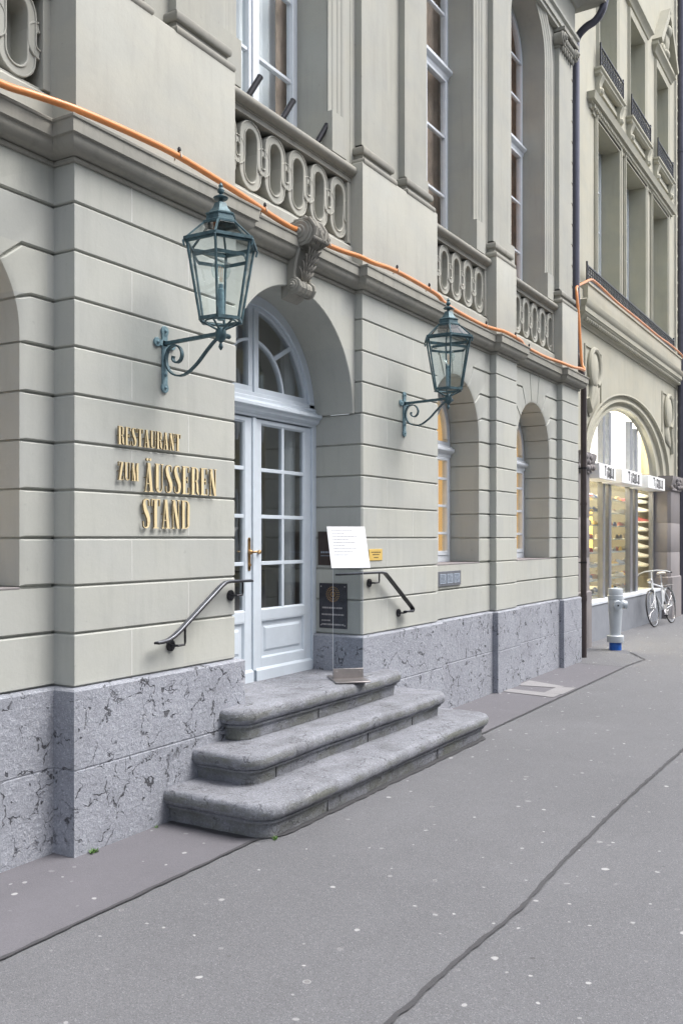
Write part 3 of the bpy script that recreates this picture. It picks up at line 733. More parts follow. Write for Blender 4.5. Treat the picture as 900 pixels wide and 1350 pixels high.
# fanlight
ri = DR - .105; zt = 2.735
m.box(DC - ri, DC + ri, DY, DY + .05, zt, zt + .045)
m.box(DC - .065, DC + .065, DY + .001, DY + .055, zt + .045, 2.65 + ri + .01)
m.box(DC - .012, DC + .012, DY - .012, DY + .02, zt - .02, 2.65 + ri + .01)
for sg in (1, -1):
    a0, a1 = (3, 84) if sg > 0 else (96, 177)
    m.arc(DC, zt + .0, .385, .408, a0, a1, DY + .004, DY + .045, 20)
    a = R(47); m.bar((DC + sg * .40 * math.cos(a), DY + .02, zt + .40 * math.sin(a)), (DC + sg * (ri + .01) * math.cos(R(45)), DY + .02, 2.65 + (ri + .01) * math.sin(R(45))), .035, .024, (0, 1, 0))
dr = m.build('door', 'door', BLD, bevel=.003)
def leaf(xa, xb, seam_left):
    m = MB(); st = .088; y = DY
    m.box(xa, xa + st, y, y + .05, .60, 2.545); m.box(xb - st, xb, y, y + .05, .60, 2.545)
    m.box(xa + st, xb - st, y, y + .05, 2.515, 2.545); m.box(xa + st, xb - st, y, y + .05, 1.03, 1.105); m.box(xa + st, xb - st, y, y + .05, .60, .735)
    g0, g1 = xa + st, xb - st; mid = (g0 + g1) / 2
    for z in (1.459, 1.812, 2.166): m.box(g0, g1, y + .006, y + .042, z - .014, z + .014)
    m.box(mid - .015, mid + .015, y + .007, y + .041, 1.105, 2.515)
    # bead round the glazing
    m.sweepz([(g0, 1.105), (g0, 2.515), (g1, 2.515), (g1, 1.105)], [(0, y), (.012, y + .012), (.012, y + .03)], closed=True)
    # raised panel
    m.box(g0, g1, y + .020, y + .03, .735, 1.03)
    m.sweepz([(g0, .735), (g0, 1.03), (g1, 1.03), (g1, .735)], [(0, y), (.008, y + .001), (.018, y + .020)], closed=True)
    m.sweepz([(g0 + .05, .785), (g0 + .05, .98), (g1 - .05, .98), (g1 - .05, .785)], [(0, y + .020), (.018, y + .008)], closed=True)
    m.box(g0 + .067, g1 - .067, y + .0078, y + .02, .802, .963)
    # kick board
    m.sweep([(xa + .004, y), (xb - .004, y)], [(-.03, .578), (.020, .578), (.020, .655), (.004, .672), (-.03, .672)], caps=True)
    o = m.build('door_leaf', 'door', dr, bevel=.002)
    return g0, g1
fx0, fx1 = x0 + fr, x1 - fr
gl = []
for a, b in ((fx0, DC - .02), (DC + .008, fx1)): gl.append(leaf(a, b, 0))
m = MB(); m.box(DC - .026, DC + .014, DY - .014, DY + .02, .66, 2.548); m.build('astragal', 'door', dr, bevel=.004)
m = MB()
for a, b in gl: m.box(a, b, DY + .022, DY + .026, 1.105, 2.515)
pts = [(DC + ri * math.cos(R(180 * i / 30)), 2.65 + ri * math.sin(R(180 * i / 30))) for i in range(31)]
pts = [(DC + ri, zt)] + [p for p in pts if p[1] > zt + .001] + [(DC - ri, zt)]
m.prism(pts, DY + .022, DY + .026); m.build('pane', 'glass', dr, smooth=False)
m = MB(); hx = DC - .06   # brass plate with lever handles on both leaves
m.box(hx - .014, hx + .014, DY - .006, DY, 1.42, 1.64); m.lathe([(.014, -.006), (.014, 0)], (hx, DY, 1.64), 14, axis='y'); m.lathe([(.014, -.006), (.014, 0)], (hx, DY, 1.42), 14, axis='y')
m.tube([(hx, DY, 1.545), (hx, DY - .05, 1.545), (hx + .02, DY - .055, 1.548), (hx + .045, DY - .055, 1.538), (hx + .062, DY - .05, 1.546)], [.008, .008, .007, .006, .008], 10)
m.ball((hx, DY - .012, 1.545), .020); m.lathe([(.012, -.014), (.012, 0)], (hx, DY, 1.45), 12, axis='y')
hx2 = DC + .055
m.ball((hx2, DY - .012, 1.545), .016)
m.build('handle', 'brass', dr)
# hall behind the door and curtain beside it
m = MB()
m.box(4.3, 4.34, .6, 4.2, .5, 3.7); m.box(6.9, 6.94, .6, 4.2, .5, 3.7); m.box(4.3, 6.94, 4.2, 4.24, .5, 3.7); m.box(4.3, 6.94, .6, 4.24, 3.7, 3.74)
m.k = 1; m.box(4.3, 6.94, .52, 4.24, .50, .575); m.k = 0
m.box(5.2, 6.0, 3.9, 4.19, .575, 2.4); m.box(4.36, 4.7, 2.0, 2.5, .575, 1.5)
m.build('entrance_hall', ['inner_wall', 'wood'], BLD)
m = MB()
for x in (6.30, 4.86):
    n = 12; m.tube([(x, .62, .6), (x, .62, 3.3)], .055, 10, sq=(1, 1.3))
m.build('curtain', 'curt_white', BLD)

# ================================================================ STEPS
st = thing('entrance_steps', 'three worn limestone steps with rounded nosings leading to the white door', 'steps', (DC, -.3, 0))
def rr_path(x0, x1, yb, yf, r, n=8):
    pts = [(x0, yb), (x0, yf + r)]
    pts += [(x0 + r - r * math.cos(R(90 * i / n)), yf + r - r * math.sin(R(90 * i / n))) for i in range(1, n + 1)]
    pts += [(x1 - r + r * math.sin(R(90 * i / n)), yf + r - r * math.cos(R(90 * i / n))) for i in range(0, n + 1)]
    pts.append((x1, yb)); return pts
rs = random.Random(5)
def step(x0, x1, yf, zb, zt, back, joints):
    m = MB(); r = .16; path = rr_path(x0, x1, back, yf, r)
    # subdivide long runs for a worn, uneven edge
    P = []
    for a, b in zip(path, path[1:]):
        a, b = Vector(a), Vector(b); k = max(1, int((b - a).length / .05)); P += [a.lerp(b, i / k) for i in range(k)]
    P.append(Vector(path[-1])); n = len(P)
    e = .055; h = .088
    prof = [(-e - .006, zb), (-e, zt - h - .030), (-e + .018, zt - h - .026), (-e + .022, zt - h - .014), (-e + .014, zt - h - .006), (-e + .03, zt - h)]
    prof += [(-.028 + .028 * math.sin(R(a)), zt - h / 2 - .0 - (h / 2) * math.cos(R(a))) for a in (15, 40, 65, 90, 115, 140, 165)] + [(-.05, zt), (-.13, zt + .001)]
    k = len(prof); vs = []; fs = []
    ph = rs.uniform(0, 9)
    for i in range(n):
        if 0 < i < n - 1:
            d1 = (P[i] - P[i - 1]).normalized(); d2 = (P[i + 1] - P[i]).normalized(); n1 = Vector((d1.y, -d1.x)); n2 = Vector((d2.y, -d2.x)); hh = n1 + n2; nn = hh / hh.dot(n1)
        else:
            d1 = (P[1] - P[0]) if i == 0 else (P[-1] - P[-2]); d1.normalize(); nn = Vector((d1.y, -d1.x))
        wob = rs.uniform(-.003, .002) + .004 * math.sin(P[i].x * 3.1 + ph) + .003 * math.sin(P[i].x * 7.7 + ph * 2); jt = min([abs(P[i].x - j) for j in joints] + [9]); dj = -.006 if jt < .03 and abs(P[i].y - yf) < .05 else 0
        for j, (o, z) in enumerate(prof):
            wz = (.004 * math.sin(P[i].x * 2.3 + ph) - .002 + rs.uniform(-.0028, .0022)) if j > 5 else 0
            vs.append((P[i].x + nn.x * (o + wob + dj), P[i].y + nn.y * (o + wob + dj), z + wz))
    for i in range(n - 1):
        for a in range(k - 1): fs.append((i * k + a, (i + 1) * k + a, (i + 1) * k + a + 1, i * k + a + 1))
    # top
    fs.append([i * k + k - 1 for i in range(n)])
    m.add(vs, fs)
    m.k = 1
    for j in joints:
        ys = [yf + .03 + (min(back, yf + .30) - yf - .03) * i / 6 for i in range(7)]
        L = [(j + .004 * math.sin(y * 40) - .0015, y, zt + .0035) for y in ys] + [(j + .004 * math.sin(y * 40) + .0015, y, zt + .0035) for y in ys]
        m.add(L, [(i, i + 1, 8 + i, 7 + i) for i in range(6)])
        m.box(j - .0015, j + .0015, yf + .0545, yf + .060, zb + .005, zt - h - .032)
    o = m.build('step', ['lime_step', 'ink'], st, ang=50)
    return o
step(4.055, 7.29, -.785, 0.0, .200, .02, [4.75, 6.3])
step(4.315, 7.06, -.500, .198, .388, .02, [4.62, 5.75, 6.45])
step(4.575, 6.78, -.245, .386, .578, .02, [5.5])
m = MB(); m.box(4.846, 6.399, -.12, .54, .40, .5795); m.build('threshold', 'lime_step', st)

# ================================================================ LANTERNS
def make_lantern():
    t = thing('wall_lantern', 'large hexagonal glass wall lantern on a scrolled bracket above the gilt lettering', 'lantern')
    Y = -.42; ZA = 2.795
    # wall plate and arm
    m = MB()
    m.box(-.022, .022, -.012, -.001, 2.53, 2.85)
    for z in (2.525, 2.855): m.lathe([(.030, -.013), (.030, -.001)], (0, 0, z), 16, axis='y')
    m.box(-.055, .055, -.012, -.001, 2.765, 2.80)
    for x in (-.065, .065): m.lathe([(.027, -.013), (.027, -.001)], (x, 0, 2.782), 16, axis='y')
    for x, z in ((0, 2.525), (0, 2.855), (-.065, 2.782), (.065, 2.782), (0, 2.60)): m.ball((x, -.014, z), .010)
    pl = m.build('wall_plate', 'verd2', t, bevel=.002)
    m = MB()
    m.bar((0, -.01, 2.782), (0, Y + .02, ZA), .020, .020)
    pts = [(.40, 2.775), (.36, 2.745), (.31, 2.70), (.26, 2.652), (.21, 2.615), (.165, 2.592), (.12, 2.585), (.075, 2.597), (.040, 2.625), (.022, 2.665), (.020, 2.705), (.034, 2.742), (.062, 2.762), (.098, 2.762), (.126, 2.742), (.138, 2.710), (.130, 2.680), (.108, 2.664), (.084, 2.668), (.070, 2.686), (.074, 2.704)]
    # smooth
    def cr(P, n=5):
        out = []; Q = [P[0]] + P + [P[-1]]
        for i in range(1, len(Q) - 2):
            for k in range(n):
                u = k / n; a, b, c, d = [Vector(q) for q in Q[i - 1:i + 3]]
                out.append(.5 * ((2 * b) + (c - a) * u + (2 * a - 5 * b + 4 * c - d) * u * u + (3 * b - a - 3 * c + d) * u ** 3))
        return out + [Vector(P[-1])]
    m.strip([(0, -p.x, p.y) for p in cr(pts)], .024, .009, (1, 0, 0))
    m.build('bracket_arm', 'verd', t)
    m = MB()
    m.lathe([(.0, -.095), (.006, -.09), (.013, -.075), (.010, -.06), (.006, -.052), (.012, -.048), (.028, -.030), (.032, -.015), (.030, .012), (.022, .03), (.012, .034)], (0, Y, ZA), 14)
    m.lathe([(.014, -.03), (.014, .03)], (0.045, Y, ZA - .005), 10, axis='x')
    for k in range(6):
        a = R(60 * k + 15); m.tube([(.018 * math.cos(a), Y + .018 * math.sin(a), ZA + .02), (.115 * math.cos(a), Y + .115 * math.sin(a), 2.862)], .006, 8)
    m.tube([(.085 * math.cos(R(i * 15)), Y + .085 * math.sin(R(i * 15)), 2.862) for i in range(25)], .005, 6)
    m.build('joint', 'verd', t)
    # cage
    zb, zt, zr = 2.868, 3.285, 3.325; rb, rt = .123, .200; A0 = 30
    def hp(r, z, k): a = R(A0 + 60 * k); return Vector((r * math.cos(a), Y + r * math.sin(a), z))
    m = MB()
    for k in range(6):
        m.bar(hp(rb, zb, k), hp(rt, zt, k), .0105, .0105); m.bar(hp(rb, zb, k), hp(rb, zb, k + 1), .016, .018); m.bar(hp(rt, zt, k), hp(rt, zt, k + 1), .014, .012)
        m.bar(hp(rt + .014, zt + .013, k), hp(rt + .014, zt + .013, k + 1), .012, .018)
        m.bar(hp(rt + .010, zt + .016, k), hp(.098, 3.405, k), .011, .009)
        m.bar(hp(rt * .80, 3.215, k), hp(rt * .80, 3.215, k + 1), .004, .020)
        m.tube([hp(rt + .0, zt + .02, k), hp(rt + .022, zt - .002, k), hp(rt + .014, zt - .03, k)], .006, 6)
    cage = m.build('cage', 'verd', t)
    m = MB()
    for k in range(6):
        a, b, c, d = hp(rb, zb, k), hp(rb, zb, k + 1), hp(rt, zt, k + 1), hp(rt, zt, k)
        m.add([a, b, c, d], [(0, 1, 2, 3)])
        m.add([hp(rt + .01, zt + .018, k), hp(rt + .01, zt + .018, k + 1), hp(.098, 3.405, k + 1), hp(.098, 3.405, k)], [(0, 1, 2, 3)])
    m.build('pane', 'glass_thin', cage, smooth=False)
    # hood
    m = MB()
    def hexring(prof, m):
        vs = []; fs = []; n = len(prof)
        for k in range(6):
            for r, z in prof: vs.append(hp(r, z, k))
        for k in range(6):
            j = (k + 1) % 6
            for a in range(n - 1): fs.append((k * n + a, j * n + a, j * n + a + 1, k * n + a + 1))
        m.add(vs, fs)
    hexring([(.095, 3.398), (.106, 3.400), (.106, 3.412), (.088, 3.420), (.084, 3.446), (.090, 3.450), (.090, 3.456), (.070, 3.466), (.050, 3.490), (.036, 3.520), (.034, 3.524), (.0, 3.526)], m)
    m.lathe([(.012, 3.52), (.012, 3.545), (.038, 3.547), (.043, 3.555), (.030, 3.563), (.012, 3.567), (.008, 3.575), (.018, 3.585), (.020, 3.598), (.012, 3.608), (.010, 3.613), (.014, 3.622), (.006, 3.636), (0, 3.642)], (0, Y, 0), 14)
    m.build('hood', 'verd', t, ang=20)
    # lamp
    m = MB(); m.lathe([(.020, 2.87), (.020, 3.04), (.014, 3.045), (.014, 3.07)], (0, Y, 0), 12); m.build('lamp_holder', 'verd2', t)
    m = MB(); m.lathe([(.012, 3.07), (.014, 3.085), (.045, 3.115), (.055, 3.145), (.050, 3.178), (.030, 3.20), (0, 3.207)], (0, Y, 0), 18)
    bl = m.build('bulb', 'glass_thin', t)
    m = MB()
    for a in (-.012, 0, .012): m.tube([(a, Y, 3.085), (a * 1.3, Y, 3.17)], .0016, 6)
    m.build('filament', 'filament', bl)
    return t
lan = make_lantern(); lan['group'] = 'wall lanterns on the facade'
l2 = copy_tree(lan); l2['label'] = 'hexagonal glass wall lantern on the pier between the door and first yellow window'
lan.location = (4.114, 0, 0); l2.location = (7.169, 0, 0.03)

# ================================================================ LETTERING
def glyph(ch):
    """condensed high-contrast roman capitals; returns (width, polygons) for height 1"""
    T, t = .125, .030; P = []
    def bx(x0, x1, y0, y1): P.append([(x0, y0), (x1, y0), (x1, y1), (x0, y1)])
    def sl(x0, y0, x1, y1, w): P.append([(x0 - w / 2, y0), (x0 + w / 2, y0), (x1 + w / 2, y1), (x1 - w / 2, y1)])
    def rib(pts):
        L = []; Rr = []
        for i, (x, y, w) in enumerate(pts):
            a = pts[max(0, i - 1)]; b = pts[min(len(pts) - 1, i + 1)]; dx, dy = b[0] - a[0], b[1] - a[1]; l = math.hypot(dx, dy) or 1
            L.append((x - dy / l * w / 2, y + dx / l * w / 2)); Rr.append((x + dy / l * w / 2, y - dx / l * w / 2))
        for i in range(len(pts) - 1): P.append([Rr[i], Rr[i + 1], L[i + 1], L[i]])
    def bowl(x0, yb, yt, xr):
        ys = [yb, yb + .01, yb + .06, yb + .14, (yb + yt) / 2, yt - .14, yt - .06, yt - .01, yt]
        xs = [x0, x0 + (xr - x0) * .45, xr - .06, xr - .035, xr - .035, xr - .035, xr - .06, x0 + (xr - x0) * .45, x0]
        ws = [t, t, .07, T * .82, T * .85, T * .82, .07, t, t]
        rib([(x, y, w) for x, y, w in zip(xs, ys, ws)])
    W = .36
    if ch == 'R': bx(.03, .03 + T, 0, 1); bx(0, .21, 0, t); bx(0, .20, 1 - t, 1); bowl(.18, .50, .985, .37); rib([(.24, .49, t), (.30, .45, .08), (.325, .36, T * .85), (.33, .12, T * .85), (.37, .03, .06), (.42, .02, t)]); W = .42
    if ch == 'E': bx(.03, .03 + T, 0, 1); bx(0, .36, 0, t); bx(0, .35, 1 - t, 1); bx(.16, .28, .5, .5 + t); sl(.352, .0, .345, .24, .022); sl(.34, .99, .335, .78, .022); sl(.28, .40, .28, .63, .022); W = .38
    if ch == 'S':
        rib([(.31, .76, .02), (.305, .93, .03), (.25, .975, t), (.16, .975, .05), (.085, .93, .09), (.07, .80, .13), (.11, .66, .15), (.20, .50, .16), (.27, .35, .15), (.285, .20, .13), (.26, .07, .09), (.18, .022, .045), (.10, .022, t), (.045, .07, .03), (.03, .25, .02)]); W = .34
    if ch == 'T': bx(.13, .13 + T, 0, 1); bx(.07, .34, 0, t); bx(0, .41, 1 - t, 1); sl(.012, .76, .005, 1, .024); sl(.398, .76, .405, 1, .024); W = .41
    if ch in 'AÄ':
        sl(.055, .01, .175, .97, .026); sl(.32, 0, .20, 1, T * 1.02); bx(.0, .13, 0, t); bx(.20, .43, 0, t); bx(.09, .25, .27, .27 + t); W = .42
        if ch == 'Ä':
            for cx in (.125, .275): P.append([(cx + .055 * math.cos(R(a)), 1.115 + .05 * math.sin(R(a))) for a in range(0, 360, 45)])
    if ch == 'U':
        bx(.03, .03 + T, .12, 1); bx(0, .22, 1 - t, 1); bx(.27, .40, 1 - t, 1)
        rib([(.105, .15, T), (.115, .07, .11), (.17, .022, .05), (.24, .022, t), (.30, .06, .03), (.335, .16, .026), (.335, .98, .026)]); W = .40
    if ch == 'N': bx(.05, .075, 0, 1); bx(0, .13, 0, t); bx(0, .14, 1 - t, 1); sl(.335, 0, .10, 1, T); bx(.34, .365, 0, 1); bx(.28, .42, 1 - t, 1); W = .42
    if ch == 'D': bx(.03, .03 + T, 0, 1); bx(0, .2, 0, t); bx(0, .2, 1 - t, 1); bowl(.18, .017, .983, .40); W = .41
    if ch == 'Z': bx(.0, .34, 0, t); bx(.02, .35, 1 - t, 1); sl(.08, 0, .27, 1, T * 1.05); sl(.335, 0, .335, .22, .022); sl(.03, .78, .03, 1, .022); W = .36
    if ch == 'M': bx(.05, .075, 0, 1); bx(0, .13, 0, t); bx(0, .12, 1 - t, 1); sl(.235, 0, .10, 1, T * .9); sl(.245, 0, .39, 1, .026); bx(.37, .37 + T, 0, 1); bx(.32, .55, 0, t); bx(.40, .55, 1 - t, 1); W = .55
    return W, P
def text_part(name, s, x, z, h, xend, parent, y=0., th=.011, gap=.012, mats=('gold', 'gold_side')):
    ws = [glyph(c)[0] for c in s]; sp = .10; tot = sum(ws) + sp * (len(s) - 1); sx = (xend - x) / tot
    m = MB(); cx = x; j = 0
    for c in s:
        W, P = glyph(c)
        for i, poly in enumerate(P):
            e = (i % 3) * .0006; j += 1
            pts = [(cx + px * sx, z + pz * h) for px, pz in poly]
            n = len(pts)
            m.k = 0; m.add([(a, y - gap - th - e, b) for a, b in pts], [list(range(n))[::-1]])
            m.k = 1; m.add([(a, y - gap - th - e, b) for a, b in pts] + [(a, y - gap, b) for a, b in pts], [(q, (q + 1) % n, n + (q + 1) % n, n + q) for q in range(n)] + [list(range(n, 2 * n))])
        m.k = 1; m.tube([(cx + .1 * sx, y + .002, z + h * .5), (cx + .1 * sx, y - gap, z + h * .5)], .003, 6)
        cx += (W + sp) * sx
    return m.build(name, list(mats), parent, smooth=False)
sg = thing('restaurant_lettering', 'raised gilt capitals in three lines reading RESTAURANT ZUM ÄUSSEREN STAND on the left pier', 'lettering', (4.1, 0, 1.70))
text_part('top_line', 'RESTAURANT', 3.725, 2.163, .100, 4.235, sg)
text_part('small_word', 'ZUM', 3.725, 1.968, .100, 3.885, sg)
text_part('middle_line', 'ÄUSSEREN', 3.93, 1.912, .165, 4.575, sg)
text_part('bottom_line', 'STAND', 3.915, 1.705, .168, 4.315, sg)

# ================================================================ HANDRAILS
def handrail(label, pts, ros, group):
    t = thing('stair_handrail', label, 'handrail', (pts[0][0], -.07, pts[0][2]), group)
    m = MB(); P = [Vector(p) for p in pts]
    m.strip(P, .042, .012, (0, 1, 0))
    m.k = 1; m.strip([p + Vector((0, 0, .008)) for p in P], .030, .005, (0, 1, 0)); m.k = 0
    m.build('rail', ['iron', 'steel_top'], t, bevel=.003)
    for (rx, rz, ux, uz) in ros:
        m = MB(); m.lathe([(.034, -.012), (.034, -.001)], (rx, 0, rz), 20, axis='y')
        for k in range(3): m.ball((rx + .022 * math.cos(R(120 * k + 30)), -.013, rz + .022 * math.sin(R(120 * k + 30))), .006)
        m.tube([(rx, -.008, rz), (rx + (ux - rx) * .3, -.05, rz), (ux, -.068, rz + .004), (ux, -.07, rz + .02), (ux, -.07, uz)], .007, 8)
        m.build('rail_bracket', 'iron', t)
    return t
handrail('curved black iron handrail left of the steps, below the gilt lettering',
    [(3.975, -.07, 1.052), (4.02, -.07, 1.053), (4.07, -.07, 1.060), (4.12, -.07, 1.078), (4.17, -.07, 1.105), (4.56, -.07, 1.352), (4.60, -.07, 1.370), (4.65, -.07, 1.374), (4.87, -.07, 1.371)],
    [(4.187 - .02, 1.018, 4.22, 1.125), (4.737, 1.282, 4.78, 1.368)], 'handrails beside the steps')
handrail('angled black iron handrail at the right of the steps, behind the menu stand',
    [(5.95, -.07, 1.374), (6.30, -.07, 1.371), (6.63, -.07, 1.368), (6.70, -.07, 1.360), (6.76, -.07, 1.325), (7.16, -.07, 1.068), (7.195, -.07, 1.045), (7.20, -.07, 1.030), (7.18, -.07, 1.016), (7.06, -.07, 1.022)],
    [(6.55, 1.287, 6.60, 1.365), (7.06, 1.010, 7.08, 1.022)], 'handrails beside the steps')

# ================================================================ PLAQUES
def plate(name, label, cat, pts, mats, deco=None, th=.010):
    """pts: (origin, u-axis, v-axis, out) world vectors"""
    o, u, v, n = [Vector(p) for p in pts]
    t = thing(name, label, cat, o)
    m = MB(); q = [o, o + u, o + u + v, o + v]; m.hexa([p + n * .001 for p in q], [p + n * th for p in q]); m.build('plate', mats, t, bevel=.002)
    if deco: deco(t, o + n * th, u, v, n)
    return t
def dashes(m, o, u, v, n, a, b, y, h, k, seed=1, d=.0015):
    r = random.Random(seed); x = a
    while x < b:
        w_ = r.uniform(.35, .9) * k
        p = o + u * x + v * y; q = [p, p + u * w_, p + u * w_ + v * h, p + v * h]; m.hexa([c - n * .0005 for c in q], [c + n * d for c in q]); x += w_ + k * r.uniform(.25, .5)
def screws(t, o, u, v, n, e=.05, mat='steel', r=.006):
    for a, b in ((e, e), (1 - e, e), (e, 1 - e), (1 - e, 1 - e)):
        m = MB(); m.ball(o + u * a + v * b * 1.0, r); m.build('screw', mat, t)
XJ = 6.446
def deco_bronze(t, o, u, v, n):
    screws(t, o, u, v, n, .07)
    m = MB(); uu, vv = u.normalized(), v.normalized(); c = o + u * .5 + v * .76
    for rad, k in ((.058, 22), (.040, 16)):
        for i in range(k):
            a = 2 * math.pi * i / k; p = c + (uu * math.cos(a) + vv * math.sin(a)) * rad; d = (uu * math.cos(a) + vv * math.sin(a)) * .006; e = (uu * -math.sin(a) + vv * math.cos(a)) * .0035
            q = [p - d - e, p + d - e, p + d + e, p - d + e]; m.hexa([x - n * .0005 for x in q], [x + n * .002 for x in q])
    for i in range(8):
        a = 2 * math.pi * i / 8; p = c + (uu * math.cos(a) + vv * math.sin(a)) * .018; m.ball(p, .007, (1, 1, 1), 8)
    m.build('emblem', 'brass', t)
    for y, a, b, h, k in ((.44, .12, .86, .035, .06), (.29, .10, .90, .035, .05), (.16, .10, .38, .03, .05), (.07, .10, .90, .035, .055)):
        m = MB(); dashes(m, o, u, v, n, a, b, y, h, k, int(y * 100)); m.build('raised_lettering', 'steel', t)
plate('bronze_plaque', 'dark bronze plaque with round emblem and raised lettering on the door jamb', 'plaque', ((XJ, .400, .915), (0, -.262, 0), (0, 0, .366), (-1, 0, 0)), 'bronze', deco_bronze)
def deco_brown(t, o, u, v, n):
    m = MB(); dashes(m, o, u, v, n, .12, .55, .36, .05, .07, 5); dashes(m, o, u, v, n, .12, .5, .27, .02, .05, 6); c = o + u * .6 + v * .16
    uu, vv = u.normalized(), v.normalized()
    m.tube([c + (uu * math.cos(R(i * 30)) + vv * math.sin(R(i * 30))) * .016 for i in range(13)], .002, 6); m.build('small_print', 'grey_ink', t)
plate('brown_plaque', 'dark brown plate on the door jamb half hidden behind the white menu board', 'plaque', ((XJ, .413, 1.428), (0, -.26, 0), (0, 0, .275), (-1, 0, 0)), 'brown', deco_brown)
def deco_yellow(t, o, u, v, n):
    m = MB()
    for i, (y, a, b) in enumerate(((.68, .15, .85), (.48, .25, .75), (.22, .35, .65))): dashes(m, o, u, v, n, a, b, y, .08, .06, i + 3, .001)
    m.build('small_print', 'ink', t)
plate('yellow_plate', 'small brass yellow plate with fine print on the pier right of the menu board', 'plaque', ((6.55, 0, 1.466), (.222, 0, 0), (0, 0, .094), (0, -1, 0)), 'yellow', deco_yellow, .006)
def deco_name(t, o, u, v, n):
    m = MB()
    for i in range(3):
        m = MB(); a = .20 + i * .26; p = o + u * a + v * .18; q = [p, p + u * .22, p + u * .22 + v * .64, p + v * .64]; m.hexa([x - n * .001 for x in q], [x + n * .003 for x in q]); np_ = m.build('name_panel', 'grey_ink', t)
        m = MB()
        for k in range(6): dashes(m, o + n * .003, u, v, n, .22 + i * .26, .38 + i * .26, .26 + k * .09, .035, .03, i * 7 + k, .001)
        m.build('small_print', 'ink', np_)
    m = MB(); p = o + u * .07 + v * .5; m.lathe([(.010, -.01), (.010, 0)], tuple(p), 12, axis='y'); m.build('bell_button', 'steel', t)
plate('bell_plate', 'grey metal nameplate with three panels below the first yellow window', 'nameplate', ((7.90, BW, 1.188), (.62, 0, 0), (0, 0, .142), (0, -1, 0)), 'alu', deco_name, .014)

# ================================================================ MENU STAND
ms = thing('menu_stand', 'clear acrylic menu stand with tilted white board standing on the top step', 'menu stand')
m = MB(); m.box(-.13, .13, -.19, .17, .002, .012); m.build('base_plate', 'steel', ms, bevel=.002)
m = MB(); m.box(-.115, .115, -.014, -.006, .012, .085); m.box(-.115, .115, .006, .014, .012, .085)
for x in (-.09, .09): m.lathe([(.009, -.020), (.009, -.012)], (x, 0, .06), 12, axis='y')
m.build('clamp', 'steel', ms, bevel=.001)
m = MB(); m.box(-.115, .115, -.005, .005, .012, .90); m.build('acrylic_panel', 'acrylic', ms, smooth=False)
m = MB()
for x in (-.116, .1145): m.box(x, x + .0015, -.005, .005, .085, .86)
m.build('polished_edge', 'paper', ms)
m = MB(); a, b = Vector((-.148, -.10, .845)), Vector((-.148, .085, 1.155)); wv = Vector((.296, 0, 0)); nn = (b - a).cross(wv).normalized()
if nn.y > 0: nn = -nn
q = [a, a + wv, b + wv, b]; m.hexa(q, [p + nn * .005 for p in q]); mb_ = m.build('menu_board', 'paper', ms)
m = MB(); u, v = wv, b - a; o = a + nn * .0052
for k in range(9): dashes(m, o, u, v, nn, .12, .12 + [.5, .3, .62, .4, .55, .3, .6, .45, .35][k], .90 - k * .075, .016, .035, k + 30, .0004)
M['faint'] = mk('faint_print', (.16, .17, .19), .6, bump=0)
m.build('printed_menu', 'faint', mb_)
ms.location = (6.045, -.105, .580); ms.rotation_euler = (0, 0, R(-47))

# ================================================================ ORANGE CONDUIT, FLAG HOLDERS, WEEDS
pc = [(1.5, .02, 3.82), (2.6, .0, 3.81), (2.963, .0, 3.82), (3.125, -.0, 3.842), (3.265, -.03, 3.848), (3.374, -.07, 3.842), (3.566, -.09, 3.846), (3.842, -.10, 3.855), (4.125, -.10, 3.860), (4.6, -.095, 3.838), (4.86, -.07, 3.835), (5.16, -.04, 3.828), (5.44, -.03, 3.825), (5.52, -.02, 3.87), (5.70, -.02, 3.87), (5.78, -.03, 3.83), (6.05, -.04, 3.835), (6.3, -.06, 3.85), (6.45, -.09, 3.838), (6.84, -.10, 3.862), (7.57, -.10, 3.85), (7.80, -.08, 3.825), (8.1, -.04, 3.825), (8.85, -.03, 3.823), (9.15, -.06, 3.83), (9.35, -.09, 3.835), (9.8, -.09, 3.83), (10.1, -.04, 3.822), (10.8, -.03, 3.823), (11.3, -.06, 3.835), (11.7, -.09, 3.838), (12.06, -.095, 3.87), (12.25, -.08, 3.88), (12.36, -.045, 3.93), (12.40, -.0, 4.05), (12.42, .04, 4.6), (12.45, .08, 4.98), (12.60, .12, 5.10), (13.1, .17, 5.28), (13.5, .20, 5.42), (13.75, .22, 5.47), (14.1, .22, 5.47), (15.0, .2, 5.42), (16.5, .21, 5.44), (18, .2, 5.43), (19.1, .2, 5.46), (20.2, .2, 5.44), (20.9, .15, 5.25), (21.8, .1, 5.1)]
def crom(P, n=5):
    out = []; Q = [P[0]] + P + [P[-1]]
    for i in range(1, len(Q) - 2):
        a, b, c, d = [Vector(q) for q in Q[i - 1:i + 3]]
        for k in range(n):
            u = k / n; out.append(.5 * ((2 * b) + (c - a) * u + (2 * a - 5 * b + 4 * c - d) * u * u + (3 * b - a - 3 * c + d) * u ** 3))
    return out + [Vector(P[-1])]
cb = thing('orange_conduit', 'orange plastic conduit running along the top of the stone cornice and across to the shop', 'conduit', (7, -.05, 3.8))
m = MB(); m.tube(crom(pc), .019, 12); m.build('tube', 'orange', cb)
pcs = crom(pc)
for cx in (4.10, 5.02, 5.86, 6.85, 7.50, 8.9, 9.6, 10.2):
    p = min(pcs, key=lambda q: abs(q.x - cx)); m = MB(); m.tube([(p.x, p.y - .026, p.z - .01), (p.x, p.y - .018, p.z + .020), (p.x, p.y + .0, p.z + .027), (p.x + .0, p.y + .022, p.z + .015), (p.x, p.y + .028, p.z - .02)], .0045, 6); m.k = 1; m.ball((p.x, p.y - .008, p.z + .036), .011, (1, 1, 1.6), 8); m.build('clip', ['clip', 'ink'], cb)
